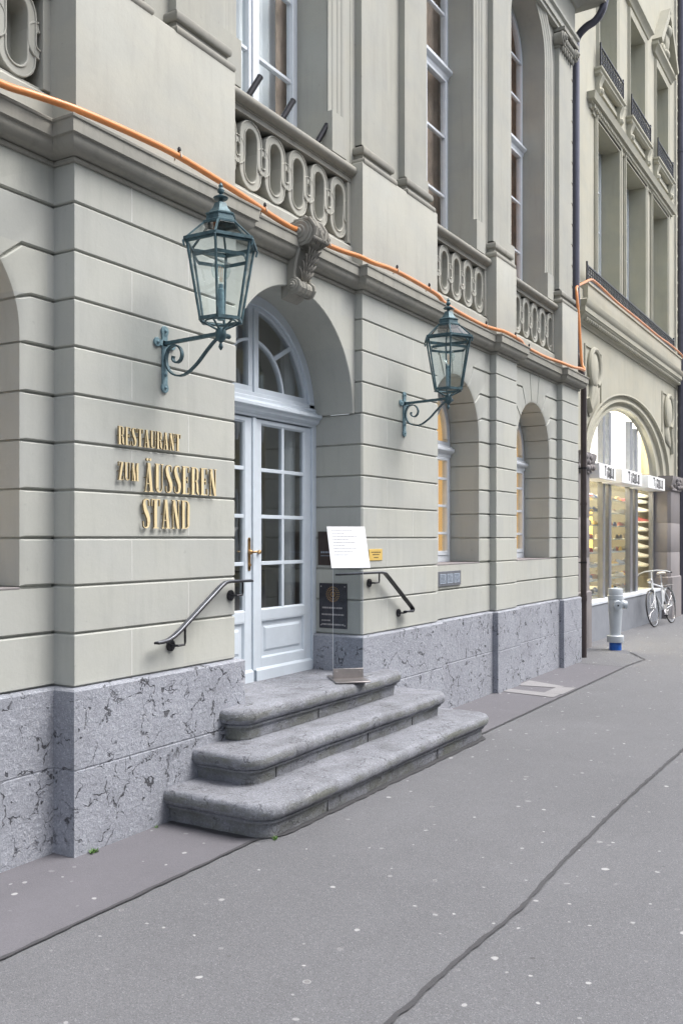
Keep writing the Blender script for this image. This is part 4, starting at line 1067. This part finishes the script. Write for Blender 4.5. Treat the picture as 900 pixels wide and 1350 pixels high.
for i, (x, lb) in enumerate(((5.12, 'leftmost'), (5.53, 'middle'), (6.00, 'rightmost'))):
    m = MB(); a = Vector((x, .19, 4.62)); d = Vector((.10, -.05, .19)).normalized(); e = a + d * .27; m.tube([a, e], .022, 14, caps=True); m.tube([e - d * .004, e + d * .002], .0235, 14)
    tag(m.build('flagpole_holder', 'iron'), 'short dark tube slanting up behind the balustrade above the door, %s of three' % lb, 'flagpole holder', 'flagpole holders behind the balustrade')
m = MB(); m.box(4.90, 4.96, .30, .34, 4.66, 4.98); m.box(4.99, 5.04, .30, .33, 4.66, 4.94)
tag(m.build('orange_board', 'orange', bevel=.004), 'orange boards standing at the bottom left of the window above the door', 'boards')
def weed(x, y, z, k, s, lb, seed):
    r = random.Random(seed); m = MB()
    for i in range(k):
        a = r.uniform(0, 6.28); l = s * r.uniform(.5, 1.3); d = Vector((math.cos(a), math.sin(a), r.uniform(.4, 1.3))).normalized(); sd_ = d.cross(Vector((0, 0, 1))).normalized() * s * .16; p = Vector((x + r.uniform(-s, s) * .8, y + r.uniform(-s, s) * .3, z))
        m.add([p - sd_ * .3, p + sd_ * .3, p + d * l * .6 + sd_, p + d * l, p + d * l * .6 - sd_], [(0, 1, 2, 3, 4)])
    tag(m.build('weed', 'leaf', smooth=False), lb, 'weed')
weed(3.50, -.065, 0, 34, .030, 'small green weed at the foot of the left pier corner', 1)
weed(4.17, -.75, 0, 26, .022, 'tiny green weed at the front left corner of the bottom step', 2)
weed(3.98, -.06, 0, 12, .018, 'tiny weed tuft along the plinth left of the steps', 3)

# ================================================================ DOWNPIPES
d1 = thing('downpipe', 'dark brown downpipe between the restaurant and the shoe shop', 'downpipe', (12.75, .1, 0))
m = MB(); m.tube([(12.72, .065, 0), (12.72, .065, 3.70), (12.70, .08, 3.9), (12.64, .15, 4.2)], .042, 16); m.tube([(12.72, .065, .78), (12.72, .065, .86)], .047, 16); m.tube([(12.72, .065, 2.1), (12.72, .065, 2.14)], .047, 16); m.build('lower_pipe', 'pipe', d1)
m = MB(); m.tube(crom([(12.64, .15, 4.2), (12.64, .15, 6.5), (12.64, .15, 8.3), (12.64, .15, 8.48), (12.64, .10, 8.58), (12.63, .0, 8.65), (12.62, -.12, 8.69), (12.62, -.20, 8.78), (12.62, -.25, 8.92), (12.61, -.30, 9.3)]), .052, 16); m.tube([(12.64, .15, 4.85), (12.64, .15, 5.0)], .058, 16); m.build('upper_pipe', 'pipe_grey', d1)
for z in (1.3, 2.6):
    m = MB(); m.tube([(12.72, .065, z), (12.72, .065, z + .025)], .047, 14); m.bar((12.72, .10, z + .01), (12.5, .2, z + .01), .01, .015); m.build('pipe_clamp', 'iron', d1)
d2 = thing('downpipe', 'dark downpipe at the far end of the shoe shop facade', 'downpipe', (21.05, .38, 0))
m = MB(); m.tube([(21.05, .38, .0), (21.05, .38, 16)], .075, 16)
for z in (2.9, 6.1, 8.0, 10): m.tube([(21.05, .38, z), (21.05, .38, z + .08)], .088, 14)
m.build('pipe', 'pipe_grey', d2)

# ================================================================ SHOP BUILDING
SH = thing('shop_building', 'cream stone building with wide arched shoe shop window and iron railings above', 'building', (17, .5, 0))
SY = .5; XA, XB = 12.5, 21.35
OC, OA, OB, OZ = 17.25, 3.05, 1.27, 2.90
IC, IA, IB, IZ = 17.05, 2.25, 1.12, 2.80; IY = .66
def ell(c, a, b, z, t): return (c + a * math.cos(R(t)), z + b * math.sin(R(t)))
m = MB(); n = 40
outer = [ell(OC, OA, OB, OZ, 180 - 180 * i / n) for i in range(n + 1)]
half = n // 2
m.prism([(XA, 2.9), (outer[0][0], 2.9)] + outer[1:half + 1] + [(OC, 5.6), (XA, 5.6)], SY, SY + .35)
m.prism([(OC, 5.6)] + outer[half:] + [(XB, 2.9), (XB, 5.6)], SY, SY + .35)
m.box(XA, 14.0, SY, SY + .5, 0, 2.9); m.box(20.30, XB, SY, SY + .5, 0, 2.9)
# first floor wall with three openings
OP1 = [(14.90, 16.24), (16.70, 18.16), (18.75, 20.11)]
for a, b in ((XA, 14.90), (16.24, 16.70), (18.16, 18.75), (20.11, XB)): m.box(a, b, SY, SY + .40, 5.6, 8.33)
m.box(XA, XB, SY, SY + .4, 8.33, 9.05)
OP2 = [(15.0, 16.05), (17.0, 18.1), (19.1, 20.15)]
for a, b in ((XA, 15.0), (16.05, 17.0), (18.1, 19.1), (20.15, XB)): m.box(a, b, SY, SY + .40, 9.05, 11.05)
m.box(XA, XB, SY, SY + .4, 11.05, 16.5)
m.build('wall', 'stone_shop', SH)
m = MB()   # stepped arch mouldings between outer and inner ellipse
steps = [(0, -.03), (.10, -.035), (.13, .02), (.33, .03), (.36, .005), (.48, .0), (.52, .06), (.72, .08), (.75, .05), (.86, .05), (.90, .12), (1.0, .16)]
vs = []; fs = []; k = len(steps)
for i in range(n + 1):
    t = 180 - 180 * i / n; o = ell(OC, OA + .06, OB + .05, OZ, t); e = ell(IC, IA, IB, IZ, t)
    for f, y in steps: vs.append((o[0] + (e[0] - o[0]) * f, SY + y, o[1] + (e[1] - o[1]) * f))
for i in range(n):
    for a in range(k - 1): fs.append((i * k + a, i * k + k + a, i * k + k + a + 1, i * k + a + 1))
fs += [list(range(k)), [n * k + a for a in range(k)]]
m.add(vs, fs); m.build('arch_moulding', 'stone_shop', SH, ang=25)
# piers beside the window, with carved capitals
for nm, xc, x0, x1 in (('l', 14.1, 13.35, 14.02), ('r', 20.2, 19.72, 20.72)):
    m = MB(); m.sweep([(x0, .72), (x0, .40), (x0 + .06, .34), (x1 - .06, .34), (x1, .40), (x1, .72)], [(.03, 0), (.03, .84), (0, .86), (0, 1.35), (-.003, 1.355), (0, 1.36), (0, 1.95), (-.003, 1.955), (0, 1.96), (0, 2.62), (.03, 2.63), (.03, 2.66), (.01, 2.68)], caps=False)
    p = m.build('pier', 'stone_brown', SH)
    m = MB(); m.sweep([(x0, .72), (x0, .36), (x1, .36), (x1, .72)], [(-.05, 2.66), (.01, 2.67), (.06, 2.76), (.09, 2.86), (.09, 2.92), (-.1, 2.93)])
    r_ = random.Random(3)
    for i in range(26): m.ball((x0 + (x1 - x0) * r_.random(), .32 + r_.uniform(-.05, .04), 2.68 + .2 * r_.random()), .05, (1.2, .8, 1), 8)
    for i in range(9): m.ball((x0 - .03, .36 + .3 * r_.random(), 2.68 + .2 * r_.random()), .05, (.8, 1.2, 1), 8)
    m.build('capital', 'stone_brown', p)
# stall riser and window frame
m = MB(); m.box(14.01, 19.74, .50, .74, 0, .575); m.build('stall_riser', mk('riser_granite', (.22, .235, .265), .6, var=.2, sc=3), SH)
FY = .655
m = MB(); m.box(14.02, 19.72, .485, FY + .05, .577, .625); m.build('window_ledge', 'white', SH, bevel=.004)
def inner_z(x): u = (x - IC) / IA; return IZ + IB * math.sqrt(max(0, 1 - u * u))
m = MB()
for a, b in ((15.87, 16.0), (16.26, 16.40), (17.74, 17.90), (18.14, 18.32), (14.02, 14.1), (19.64, 19.72)):
    top = min(inner_z((a + b) / 2) - .01, 5) if 14.9 < a < 19.2 else 2.84
    m.box(a, b, FY, FY + .10, .625, top)
m.box(14.02, 19.72, FY - .005, FY + .10, 2.60, 2.86)
m.build('mullions', 'alu', SH, bevel=.004)
m = MB(); m.box(14.05, 19.70, FY + .05, FY + .056, .625, 2.6)
gp = [(x, inner_z(x)) for x in [IC - IA + 2 * IA * i / 30 for i in range(31)]]
m.prism([(IC + IA, 2.80), (IC - IA, 2.80)] + gp[1:-1], FY + .05, FY + .056); m.build('pane', 'glass_shop', SH, smooth=False)
# cornice, parapet
m = MB(); x0 = 13.93
m.sweep([(x0, SY + .02), (x0, SY - .0), (XB + .05, SY - .0)], [(-.02, 4.90), (.02, 4.90), (.03, 4.93), (.045, 4.94), (.06, 4.97), (.10, 5.005), (.13, 5.03), (.135, 5.05), (.15, 5.055), (.15, 5.13), (.17, 5.15), (.185, 5.18), (.19, 5.22), (.17, 5.235), (.02, 5.26), (-.1, 5.27)])
x = x0 + .1
while x < XB: m.lathe([(0, -.035), (.030, -.028), (.040, 0), (.030, .028), (0, .035)], (x, SY - .085, 4.985), 10, axis='x'); x += .105
m.build('cornice', 'stone_shop', SH)
m = MB(); m.box(13.98, XB, SY - .13, SY + .02, 5.24, 5.50); m.sweep([(13.98, SY), (13.98, SY - .13), (XB, SY - .13)], [(0, 5.50), (.02, 5.505), (.02, 5.535), (-.02, 5.54)]); m.box(13.98, XB, SY - .13, SY + .02, 5.50, 5.538); m.box(13.2, 13.98, SY - .06, SY + .02, 5.24, 5.42)
m.build('parapet', 'stone_shop', SH)
def railing(x0, x1, y, z0, z1, nm='railing'):
    m = MB()
    m.box(x0, x1, y - .012, y + .012, z1 - .02, z1); m.box(x0, x1, y - .01, y + .01, z0 + .02, z0 + .038)
    k = int((x1 - x0) / .10); 
    for i in range(k + 1):
        x = x0 + (x1 - x0) * i / k; m.box(x - .006, x + .006, y - .006, y + .006, z0, z1)
        if i < k:
            c = x + (x1 - x0) / k / 2; zc = (z0 + z1) / 2
            for dz in (-.05, .05): m.tube([(c + .034 * math.cos(R(60 * j)), y, zc + dz + .04 * math.sin(R(60 * j))) for j in range(7)], .006, 5)
    for x in (x0, x1): m.box(x - .012, x + .012, y - .012, y + .012, z0, z1 + .05)
    return m.build(nm, 'iron', SH)
railing(14.0, 20.3, SY - .11, 5.54, 5.80)
# first-floor surround and hood
m = MB()
for a, b in OP1:
    m.sweepz([(a, 5.56), (a, 8.33), (b, 8.33), (b, 5.56)], [(0, SY), (0, SY - .03), (-.05, SY - .03), (-.055, SY - .045), (-.11, SY - .05), (-.115, SY - .03), (-.14, SY - .03), (-.14, SY)])
m.sweep([(14.62, SY), (20.35, SY)], [(0, 8.33 + .02), (.03, 8.35), (.03, 8.40), (.0, 8.41)], caps=True)
m.build('window_surround', 'stone_shop', SH)
m = MB(); hx0, hx1 = 14.5, 20.4; zb = 8.42
zb = 8.40
m.sweep([(hx0, SY + .02), (hx0, SY), (hx1, SY), (hx1, SY + .02)], [(0, zb), (.03, zb), (.035, zb + .06), (.06, zb + .065), (.06, zb + .08), (.11, zb + .10), (.125, zb + .16), (.14, zb + .20), (.02, zb + .22), (0, zb + .22)])
x = hx0 + .05
while x < hx1 - .04: m.box(x, x + .045, SY - .075, SY - .02, zb + .015, zb + .075); x += .085
m.build('hood_moulding', 'stone_shop', SH)
def shop_window(a, b, z0, z1, y, nm='window', blind='blind'):
    m = MB(); m.box(a, a + .07, y, y + .07, z0, z1); m.box(b - .07, b, y, y + .07, z0, z1); m.box(a + .07, b - .07, y, y + .07, z1 - .07, z1); m.box(a + .07, b - .07, y, y + .07, z0, z0 + .07)
    c = (a + b) / 2; m.box(c - .04, c + .04, y, y + .06, z0 + .07, z1 - .07); k = max(2, round((z1 - z0) / .62))
    for i in range(1, k): z = z0 + (z1 - z0) * i / k; m.box(a + .07, b - .07, y + .01, y + .05, z - .015, z + .015)
    w_ = m.build(nm, 'white', SH, bevel=.003)
    g_ = MB(); g_.box(a + .07, b - .07, y + .028, y + .033, z0 + .07, z1 - .07); g_.build('pane', 'glass_up', w_, smooth=False)
    g_ = MB(); g_.box(a + .02, b - .02, y + .12, y + .125, z0, z1); g_.build('blind', blind, w_)
for a, b in OP1: shop_window(a, b, 5.56, 8.33, SY + .29)
for a, b in OP2: shop_window(a, b, 9.15, 11.05, SY + .29)
# second-floor balconies
for i, (a, b) in enumerate(OP2):
    a_, b_ = a - .22, b + .22
    m = MB(); m.sweep([(a_, SY), (a_, SY - .10), (b_, SY - .10), (b_, SY)], [(-.3, 9.03), (-.04, 9.03), (-.02, 9.05), (.0, 9.06), (.0, 9.10), (.03, 9.12), (.03, 9.15), (-.3, 9.16)]); 
    bal = m.build('balcony_slab', 'stone_shop', SH)
    m = MB()
    for x in (a_ + .12, b_ - .12):
        o_ = [(0, 8.70), (.02, 8.70)] + [(.045 + .04 * math.cos(R(t)), 8.79 + .055 * math.sin(R(t))) for t in (-120, -80, -40, 0, 40)] + [(.07, 8.90), (.085, 8.95), (.12, 9.03), (0, 9.03)]
        extr(m, o_, x - .07, x + .07, SY)
        m.ball((x, SY - .085, 8.80), .05, (1, .8, 1.2), 8)
    m.box(a_ + .19, b_ - .19, SY - .03, SY, 8.86, 8.92)
    m.build('console', 'stone_shop', bal)
    railing(a_ + .04, b_ - .04, SY - .09, 9.16, 9.50)
m = MB()   # second-floor surrounds, hoods, pediment
for a, b in OP2:
    m.sweepz([(a, 9.16), (a, 11.05), (b, 11.05), (b, 9.16)], [(0, SY), (0, SY - .03), (-.05, SY - .035), (-.10, SY - .05), (-.12, SY)])
for i, (a, b) in enumerate(OP2):
    m.sweep([(a - .2, SY + .02), (a - .2, SY), (b + .2, SY), (b + .2, SY + .02)], [(0, 11.20), (.05, 11.22), (.08, 11.30), (.13, 11.34), (.13, 11.40), (0, 11.44)])
    if i == 2:
        for s0, s1 in (((a - .25, 11.42), ((a + b) / 2, 12.35)), (((a + b) / 2, 12.35), (b + .25, 11.42))): m.bar((s0[0], SY - .08, s0[1]), (s1[0], SY - .08, s1[1]), .12, .22, (0, -1, 0))
        c = (a + b) / 2; m.ball((c, SY - .06, 11.75), .20, (.8, .5, 1.4), 10); m.ball((c, SY - .12, 11.95), .11, (1, .9, 1.2), 10); m.ball((c - .17, SY - .05, 11.55), .12, (1, .6, .9), 8); m.ball((c + .17, SY - .05, 11.55), .12, (1, .6, .9), 8); m.ball((c, SY - .1, 11.50), .12, (1.4, .6, .7), 8)
m.build('window_surround', 'stone_shop', SH)
# carved cartouches
def cartouche(x0, x1, zt, zb, sd):
    m = MB(); w_ = x1 - x0; xc = (x0 + x1) / 2
    m.sweepz([(x0, zt - .95 * w_), (x0, zt), (x1, zt), (x1, zt - .95 * w_)], [(0, SY), (0, SY - .02), (.03, SY - .02), (.03, SY)])
    m.ball((xc, SY, zt - .35 * w_), .30 * w_, (.9, .25, 1.1), 14)
    m.tube([(xc + .30 * w_ * math.cos(R(a)), SY - .035, zt - .35 * w_ + .32 * w_ * math.sin(R(a))) for a in range(-60, 241, 20)], .045, 8)
    m.ball((xc - sd * .05, SY - .02, zt - .55 * w_), .10, (1, .5, 1.3), 10)
    r_ = random.Random(9)
    for i in range(10):
        u = i / 9; x = xc - sd * w_ * (.10 - .32 * u) * (1 if True else 0); z = zt - .75 * w_ - (zt - .75 * w_ - zb) * u
        m.ball((x, SY - .01, z), .13 * (1 - .75 * u) + .02, (1, .35, 1.4), 8)
    m.tube([(xc + sd * w_ * .42, SY - .015, zt - .9 * w_), (xc + sd * w_ * .30, SY - .025, zt - 1.1 * w_), (xc + sd * w_ * .18, SY - .02, (zt + zb) / 2 - .1), (xc + sd * w_ * .22, SY - .015, zb)], [.05, .06, .045, .03], 8)
    m.build('cartouche', 'stone_shop', SH)
cartouche(14.22, 15.15, 4.66, 3.62, -1); cartouche(19.65, 20.75, 4.66, 3.62, 1)
# notched stone edge beside the far downpipe, then the next house
m = MB(); z = .87
m.box(XB, 22.0, SY + .03, SY + .5, 0, 16.5)
while z < 16: m.sweep([(XB - .12, SY + .0), (XB + .36, SY + .0)], [(-.03, z), (-.03, z + .03), (.01, z + .035), (.01, z + .26), (-.03, z + .265)]); z += .29
m.build('quoin_strip', 'stone_shop', SH)
m = MB(); m.box(13.9, 13.98, FY + .1, 3.4, .6, 4.3); m.box(21.2, 21.24, FY + .1, 3.4, .6, 4.3); m.box(14, 21.24, 3.4, 3.44, .6, 4.3); m.box(14, 21.24, FY + .1, 3.44, 4.3, 4.34); m.box(14.0, 21.24, FY + .1, 3.44, .56, .60)
m.k = 1; m.box(20.20, 20.25, .78, 2.2, .6, 3.0)
m.build('shop_interior', ['shopwall', 'shopdark'], SH)
m = MB(); m.box(14.6, 18.9, 1.9, 3.2, 4.22, 4.27); m.box(14.8, 20.1, .86, .98, 2.80, 2.84); m.build('ceiling_light', 'lamp_on', SH)
m = MB(); m.box(14.3, 20.9, FY + .55, FY + .60, 2.9, 4.2); m.build('sky_glare_panel', mk('sky_glare_white', (1, .98, .94), .6, emit=1.3), SH)  # glowing sheet added to imitate sky mirrored in the arch glass

# sign boxes
def tigolo(m, x0, x1, zb, h, y):
    s = 'TiGOLO'; wd = (x1 - x0) / 6.0; t_ = .030
    def bx(a, b, c, d): m.box(a, b, y - .004, y, c, d)
    for i, ch in enumerate(s):
        a = x0 + i * wd; b = a + wd * .70; dz = (.012, -.02, .0, -.015, .0, -.01)[i]; z0 = zb + dz; z1 = zb + h + dz
        v = wd * .21
        if ch == 'T': bx(a - wd * .1, b + wd * .1, z1 - t_, z1); bx((a + b - v) / 2, (a + b + v) / 2, z0, z1 - t_)
        if ch == 'i': bx((a + b - v) / 2, (a + b + v) / 2, z0, z1 - .05); bx((a + b - v) / 2, (a + b + v) / 2, z1 - .035, z1)
        if ch == 'L': bx(a, a + v, z0, z1); bx(a + v, b, z0, z0 + t_)
        if ch in 'GO':
            bx(a, a + v, z0, z1)
            bx(a + v, b - v, z0, z0 + t_); bx(a + v, b - v, z1 - t_, z1)
            if ch == 'O': bx(b - v, b, z0, z1)
            else: bx(b - v, b, z0, z0 + h * .45); bx(b - v, b, z1 - .05, z1)
for i, (a, b) in enumerate(((14.36, 15.32), (15.72, 17.12), (17.60, 19.02))):
    t = thing('shop_sign', ['white box sign with black lettering over the left pane of the shoe shop', 'white box sign with black lettering over the middle pane of the shoe shop', 'white box sign with black lettering over the right pane of the shoe shop'][i], 'sign', ((a + b) / 2, .4, 2.56), 'box signs over the shop window')
    m = MB(); m.box(a, b, .30, .64, 2.575, 2.815); m.build('sign_box', 'sign', t, bevel=.008)
    m = MB(); c0 = a + (b - a) * (.30 if i else .32); c1 = a + (b - a) * .88; tigolo(m, c0, c1, 2.615, .165, .299); m.build('lettering', 'ink', t)

# shelves and shoes
def make_shoe():
    t = MB(); n = 12; secs = []
    L = .28
    prof = [(0, .030, .075, .0), (.03, .036, .085, 0), (.08, .036, .082, 0), (.12, .034, .070, 0), (.16, .038, .058, 0), (.20, .045, .046, 0), (.24, .044, .036, 0), (.27, .030, .028, 0), (.282, .010, .020, 0)]
    vs = []; fs = []; k = 10
    for x, w_, h, _ in prof:
        for j in range(k):
            a = math.pi * j / (k - 1); vs.append((x - L / 2, w_ * math.cos(a), .012 + h * math.sin(a) ** .7 if 0 < j < k - 1 else .012))
    for i in range(len(prof) - 1):
        for j in range(k - 1): fs.append((i * k + j, i * k + k + j, i * k + k + j + 1, i * k + j + 1))
    fs += [list(range(k)), [(len(prof) - 1) * k + j for j in range(k)][::-1]]
    up = MB(); up.add(vs, fs)
    so = MB(); pts = [(x - L / 2, w_ + .004) for x, w_, h, _ in prof]; poly = pts + [(x, -y) for x, y in pts[::-1]]; so.slab(poly, 0, .016)
    return up, so
shoe_base = []
for i in range(7):
    up, so = make_shoe(); root = thing('shoe', 'shoe', 'shoe', (0, 0, 0)); up.build('upper', 'shoe%d' % i, root, ang=60); so.build('sole', 'shoe0' if i != 0 else 'shoe5', root)
    shoe_base.append([root, False])
CN = ['white', 'black', 'dark red', 'navy blue', 'brown', 'beige', 'mustard yellow']
def put_shoe(ci, x, y, z, rz, label, group, sc=1., tilt=0):
    b = shoe_base[ci]
    if not b[1]: o = b[0]; b[1] = True
    else: o = copy_tree(b[0])
    o.location = (x, y, z); o.rotation_euler = (0, R(tilt), R(rz)); o['label'] = label; o['group'] = group; o.scale = (sc,) * 3; return o
r_ = random.Random(21)
PAN = [(15.55, 17.45, 'left'), (17.55, 19.25, 'middle')]
ORD = ['lowest', 'second', 'third', 'fourth', 'fifth', 'sixth', 'seventh', 'eighth']
M['shelf_glass'] = mk('shelf_glass', (.40, .46, .45), .15, var=.05, bump=0)
for pi_, (a, b, nm) in enumerate(PAN):
    for si in range(8):
        z = .66 + si * .24; t_ = MB(); t_.box(a, b, .84, 1.16, z, z + .010)
        tag(t_.build('display_shelf', 'shelf_glass'), 'glass shelf in the %s pane of the shop window, %s from the bottom' % (nm, 'first' if si == 0 else ORD[si]), 'shelf', 'shelves in the shop window')
        x = a + .12; k = 0
        while x < b - .08:
            ci = r_.choice([0, 0, 5, 1, 4, 1, 3, 2, 6, 6 if nm == 'middle' else 5]); ang = r_.choice([20, -160, 90, -70, 200, -20])
            put_shoe(ci, x, 1.0 + r_.uniform(-.05, .04), z + .011, ang + r_.uniform(-12, 12), '%s shoe, number %d on the %s %s shelf in the shop window' % (CN[ci], k + 1, 'lowest' if si == 0 else ORD[si], nm), 'shoes shown in the shop window', .95)
            x += r_.uniform(.19, .30); k += 1
WS = [(2.50, 0), (2.38, 0), (2.20, 0), (1.98, 2), (1.80, 0), (1.62, 0), (1.44, 0), (1.25, 0), (1.06, 0)]
for i, (z, ci) in enumerate(WS):
    put_shoe(ci, 19.95, .97, z, -84, '%s shoe in the right hand column of the shop window, %s from the top' % (CN[ci], (['topmost'] + ORD[1:] + ['ninth'])[i]), 'column of single shoes', 1.18 if i > 1 else 1.0)
    m = MB(); m.box(19.88, 20.19, .84, 1.12, z - .012, z - .002)
    tag(m.build('shoe_ledge', 'shelf_glass'), 'small ledge under one shoe, right side of the shop window, %s from the top' % (['first'] + ORD[1:] + ['ninth'])[i], 'ledge', 'ledges in the shop window')
m = MB(); m.box(19.0, 19.6, 1.9, 1.94, 1.35, 2.1); tag(m.build('light_box', 'lamp_warm'), 'glowing golden yellow panel behind the shoes in the middle shop pane', 'light box')
for b in shoe_base:
    if not b[1]:
        for c_ in list(b[0].children): bpy.data.objects.remove(c_)
        bpy.data.objects.remove(b[0])

# next house beyond the shop
NH = thing('neighbour_house', 'pale stone house front beyond the downpipe at the far right edge', 'building', (27, .6, 0))
m = MB(); m.box(22.0, 34, .62, 1.1, 0, 16.5)
z = .9
while z < 13: m.sweep([(22.0, .62), (34, .62)], [(-.02, z), (-.02, z + .02), (.015, z + .026), (.015, z + .286), (-.02, z + .29)]); z += .31
m.build('wall', 'stone_shop', NH)
m = MB(); m.sweep([(22.0, .62), (34, .62)], [(.02, 0), (.06, 0), (.06, .8), (.02, .84)]); m.build('plinth', 'lime', NH)

# ================================================================ HYDRANT
hy = thing('fire_hydrant', 'light grey pillar hydrant with a blue foot standing on the pavement by the shop', 'hydrant', (13.83, -.08, 0))
m = MB(); m.lathe([(.075, .11), (.118, .115), (.122, .13), (.122, .205), (.112, .215), (.080, .22), (.080, .26), (.092, .48), (.103, .60), (.105, .745), (.110, .75), (.112, .80), (.112, .805), (.105, .81), (.107, .885), (.098, .905), (.05, .912), (.03, .912), (.03, .925), (0, .927)], (13.83, -.08, 0), 28); body = m.build('barrel', 'hyd', hy)
m = MB(); m.lathe([(.088, 0), (.088, .10), (.080, .112)], (13.83, -.08, 0), 24); m.build('foot', 'blue', hy)
for a in (208, 300):
    m = MB(); d = Vector((math.cos(R(a)), math.sin(R(a)), 0)); c = Vector((13.83, -.08, .665)); m.tube([c + d * .05 + Vector((0, 0, .035)), c + d * .10 + Vector((0, 0, .02)), c + d * .125], [.055, .06, .058], 16); m.tube([c + d * .12, c + d * .165], .062, 16); m.tube([c + d * .165, c + d * .170], .040, 12); nz_ = m.build('nozzle', 'hyd', hy)
    m = MB(); m.tube([c + d * .169, c + d * .178], .014, 5); m.build('nozzle_nut', 'iron', nz_)
m = MB(); m.lathe([(.02, .925), (.014, .945), (0, .946)], (13.83, -.08, 0), 6); m.build('cap_nut', 'iron', hy)

# ================================================================ BICYCLE (front wheel towards the camera, leaning on the shop pier)
bk = thing('bicycle', 'white city bicycle leaning against the shop front beyond the hydrant', 'bicycle')
def wheel(x):
    m = MB(); Rr = .335
    m.tube([(x + Rr * math.cos(R(a)), 0, .345 + Rr * math.sin(R(a))) for a in range(0, 361, 10)], .014, 8, caps=False); w_ = m.build('wheel', 'rubber', bk)
    m = MB(); m.tube([(x + (Rr - .018) * math.cos(R(a)), 0, .345 + (Rr - .018) * math.sin(R(a))) for a in range(0, 361, 10)], .007, 6, caps=False); m.tube([(x, -.045, .345), (x, .045, .345)], .02, 10)
    for i in range(28):
        a = R(i * 360 / 28); s_ = .035 if i % 2 else -.035; m.tube([(x, s_, .345), (x + (Rr - .02) * math.cos(a), 0, .345 + (Rr - .02) * math.sin(a))], .0012, 4)
    m.build('rim', 'chrome', w_)
    m = MB(); m.arc(x, .345, Rr + .022, Rr + .026, 5 if x > 0 else -10, 165 if x > 0 else 110, -.024, .024, 20); m.build('mudguard', 'bikewhite', bk)
wheel(-.52); wheel(.52)
m = MB(); F = lambda x, z, y=0: (x, y, z)
bbx, bbz = .08, .29
m.tube([F(-.33, .86), F(-.36, .70)], .020, 10); m.tube([F(-.34, .80), F(.20, .72)], .015, 8); m.tube([F(-.36, .71), F(bbx, bbz)], .017, 8); m.tube([F(bbx, bbz), F(.22, .80)], .015, 8)
for s_ in (-1, 1):
    m.tube([F(-.37, .70, s_ * .03), F(-.43, .55, s_ * .045), F(-.52, .345, s_ * .045)], .011, 8); m.tube([F(.20, .72, s_ * .02), F(.52, .345, s_ * .05)], .008, 6); m.tube([F(bbx, bbz, s_ * .03), F(.52, .345, s_ * .05)], .009, 6)
m.build('frame', 'bikewhite', bk)
m = MB(); m.tube([F(-.33, .86), F(-.30, 1.02)], .012, 8); m.tube([F(-.16, .98, -.30), F(-.24, 1.01, -.26), F(-.32, 1.04, -.12), F(-.34, 1.04, 0), F(-.32, 1.04, .12), F(-.24, 1.01, .26), F(-.16, .98, .30)], .012, 8); m.build('handlebar', 'bikewhite', bk)
m = MB()
for s_ in (-1, 1): m.tube([F(-.10, .975, s_ * .31), F(-.20, .99, s_ * .275)], .017, 8)
m.build('grip', 'rubber', bk)
m = MB(); m.tube([F(.22, .80), F(.24, .95)], .012, 8); m.build('seat_post', 'chrome', bk)
m = MB(); m.ball((.28, 0, .98), .10, (1.25, .85, .35)); m.ball((.13, 0, .985), .05, (1.6, .55, .5)); m.build('saddle', 'shoe5', bk)
m = MB(); m.lathe([(.0, -.035), (.045, -.03), (.05, .02), (.0, .03)], (-.46, 0, .86), 14, axis='x'); m.build('headlight', 'chrome', bk)
m = MB(); m.lathe([(.10, -.052), (.10, -.048)], (bbx, 0, bbz), 20, axis='y'); m.bar((bbx, -.06, bbz), (bbx - .12, -.06, bbz - .11), .012, .02); m.bar((bbx, .06, bbz), (bbx + .12, .06, bbz + .11), .012, .02); m.build('crank', 'chrome', bk)
m = MB(); m.box(bbx - .17, bbx - .08, -.13, -.06, bbz - .12, bbz - .10); m.box(bbx + .07, bbx + .16, .06, .13, bbz + .10, bbz + .12); m.build('pedal', 'iron', bk)
m = MB(); m.box(.36, .80, -.06, .06, .735, .745); m.tube([F(.52, .345, -.06), F(.60, .74, -.06)], .006, 6); m.tube([F(.52, .345, .06), F(.60, .74, .06)], .006, 6); m.build('luggage_rack', 'chrome', bk)
bk.location = (18.25, .16, 0.0); bk.rotation_euler = (R(-8), 0, R(-5))

# ================================================================ HOUSE ACROSS THE STREET (seen in the door panes)
OH = thing('opposite_house', 'grey townhouse across the street, seen only as a reflection in the door panes', 'building', (10, -15, 0))
m = MB(); m.box(-14, 34, -18, -14.3, 0, 10.5); m.sweep([(34, -14.3), (-14, -14.3)], [(0, 4.0), (.2, 4.05), (.2, 4.2), (0, 4.25)]); m.build('wall', 'opp', OH)
for i in range(15):
    for z0, z1 in ((.9, 3.2), (5.0, 7.2), (8.0, 9.8)):
        x = -12.5 + i * 3.1; m = MB(); m.box(x, x + 1.3, -14.32, -14.26, z0, z1); m.k = 1; m.box(x - .12, x, -14.3, -14.2, z0 - .1, z1 + .1); m.box(x + 1.3, x + 1.42, -14.3, -14.2, z0 - .1, z1 + .1); m.box(x + .62, x + .68, -14.3, -14.24, z0, z1)
        m.build('window', ['oppglass', 'white'], OH)
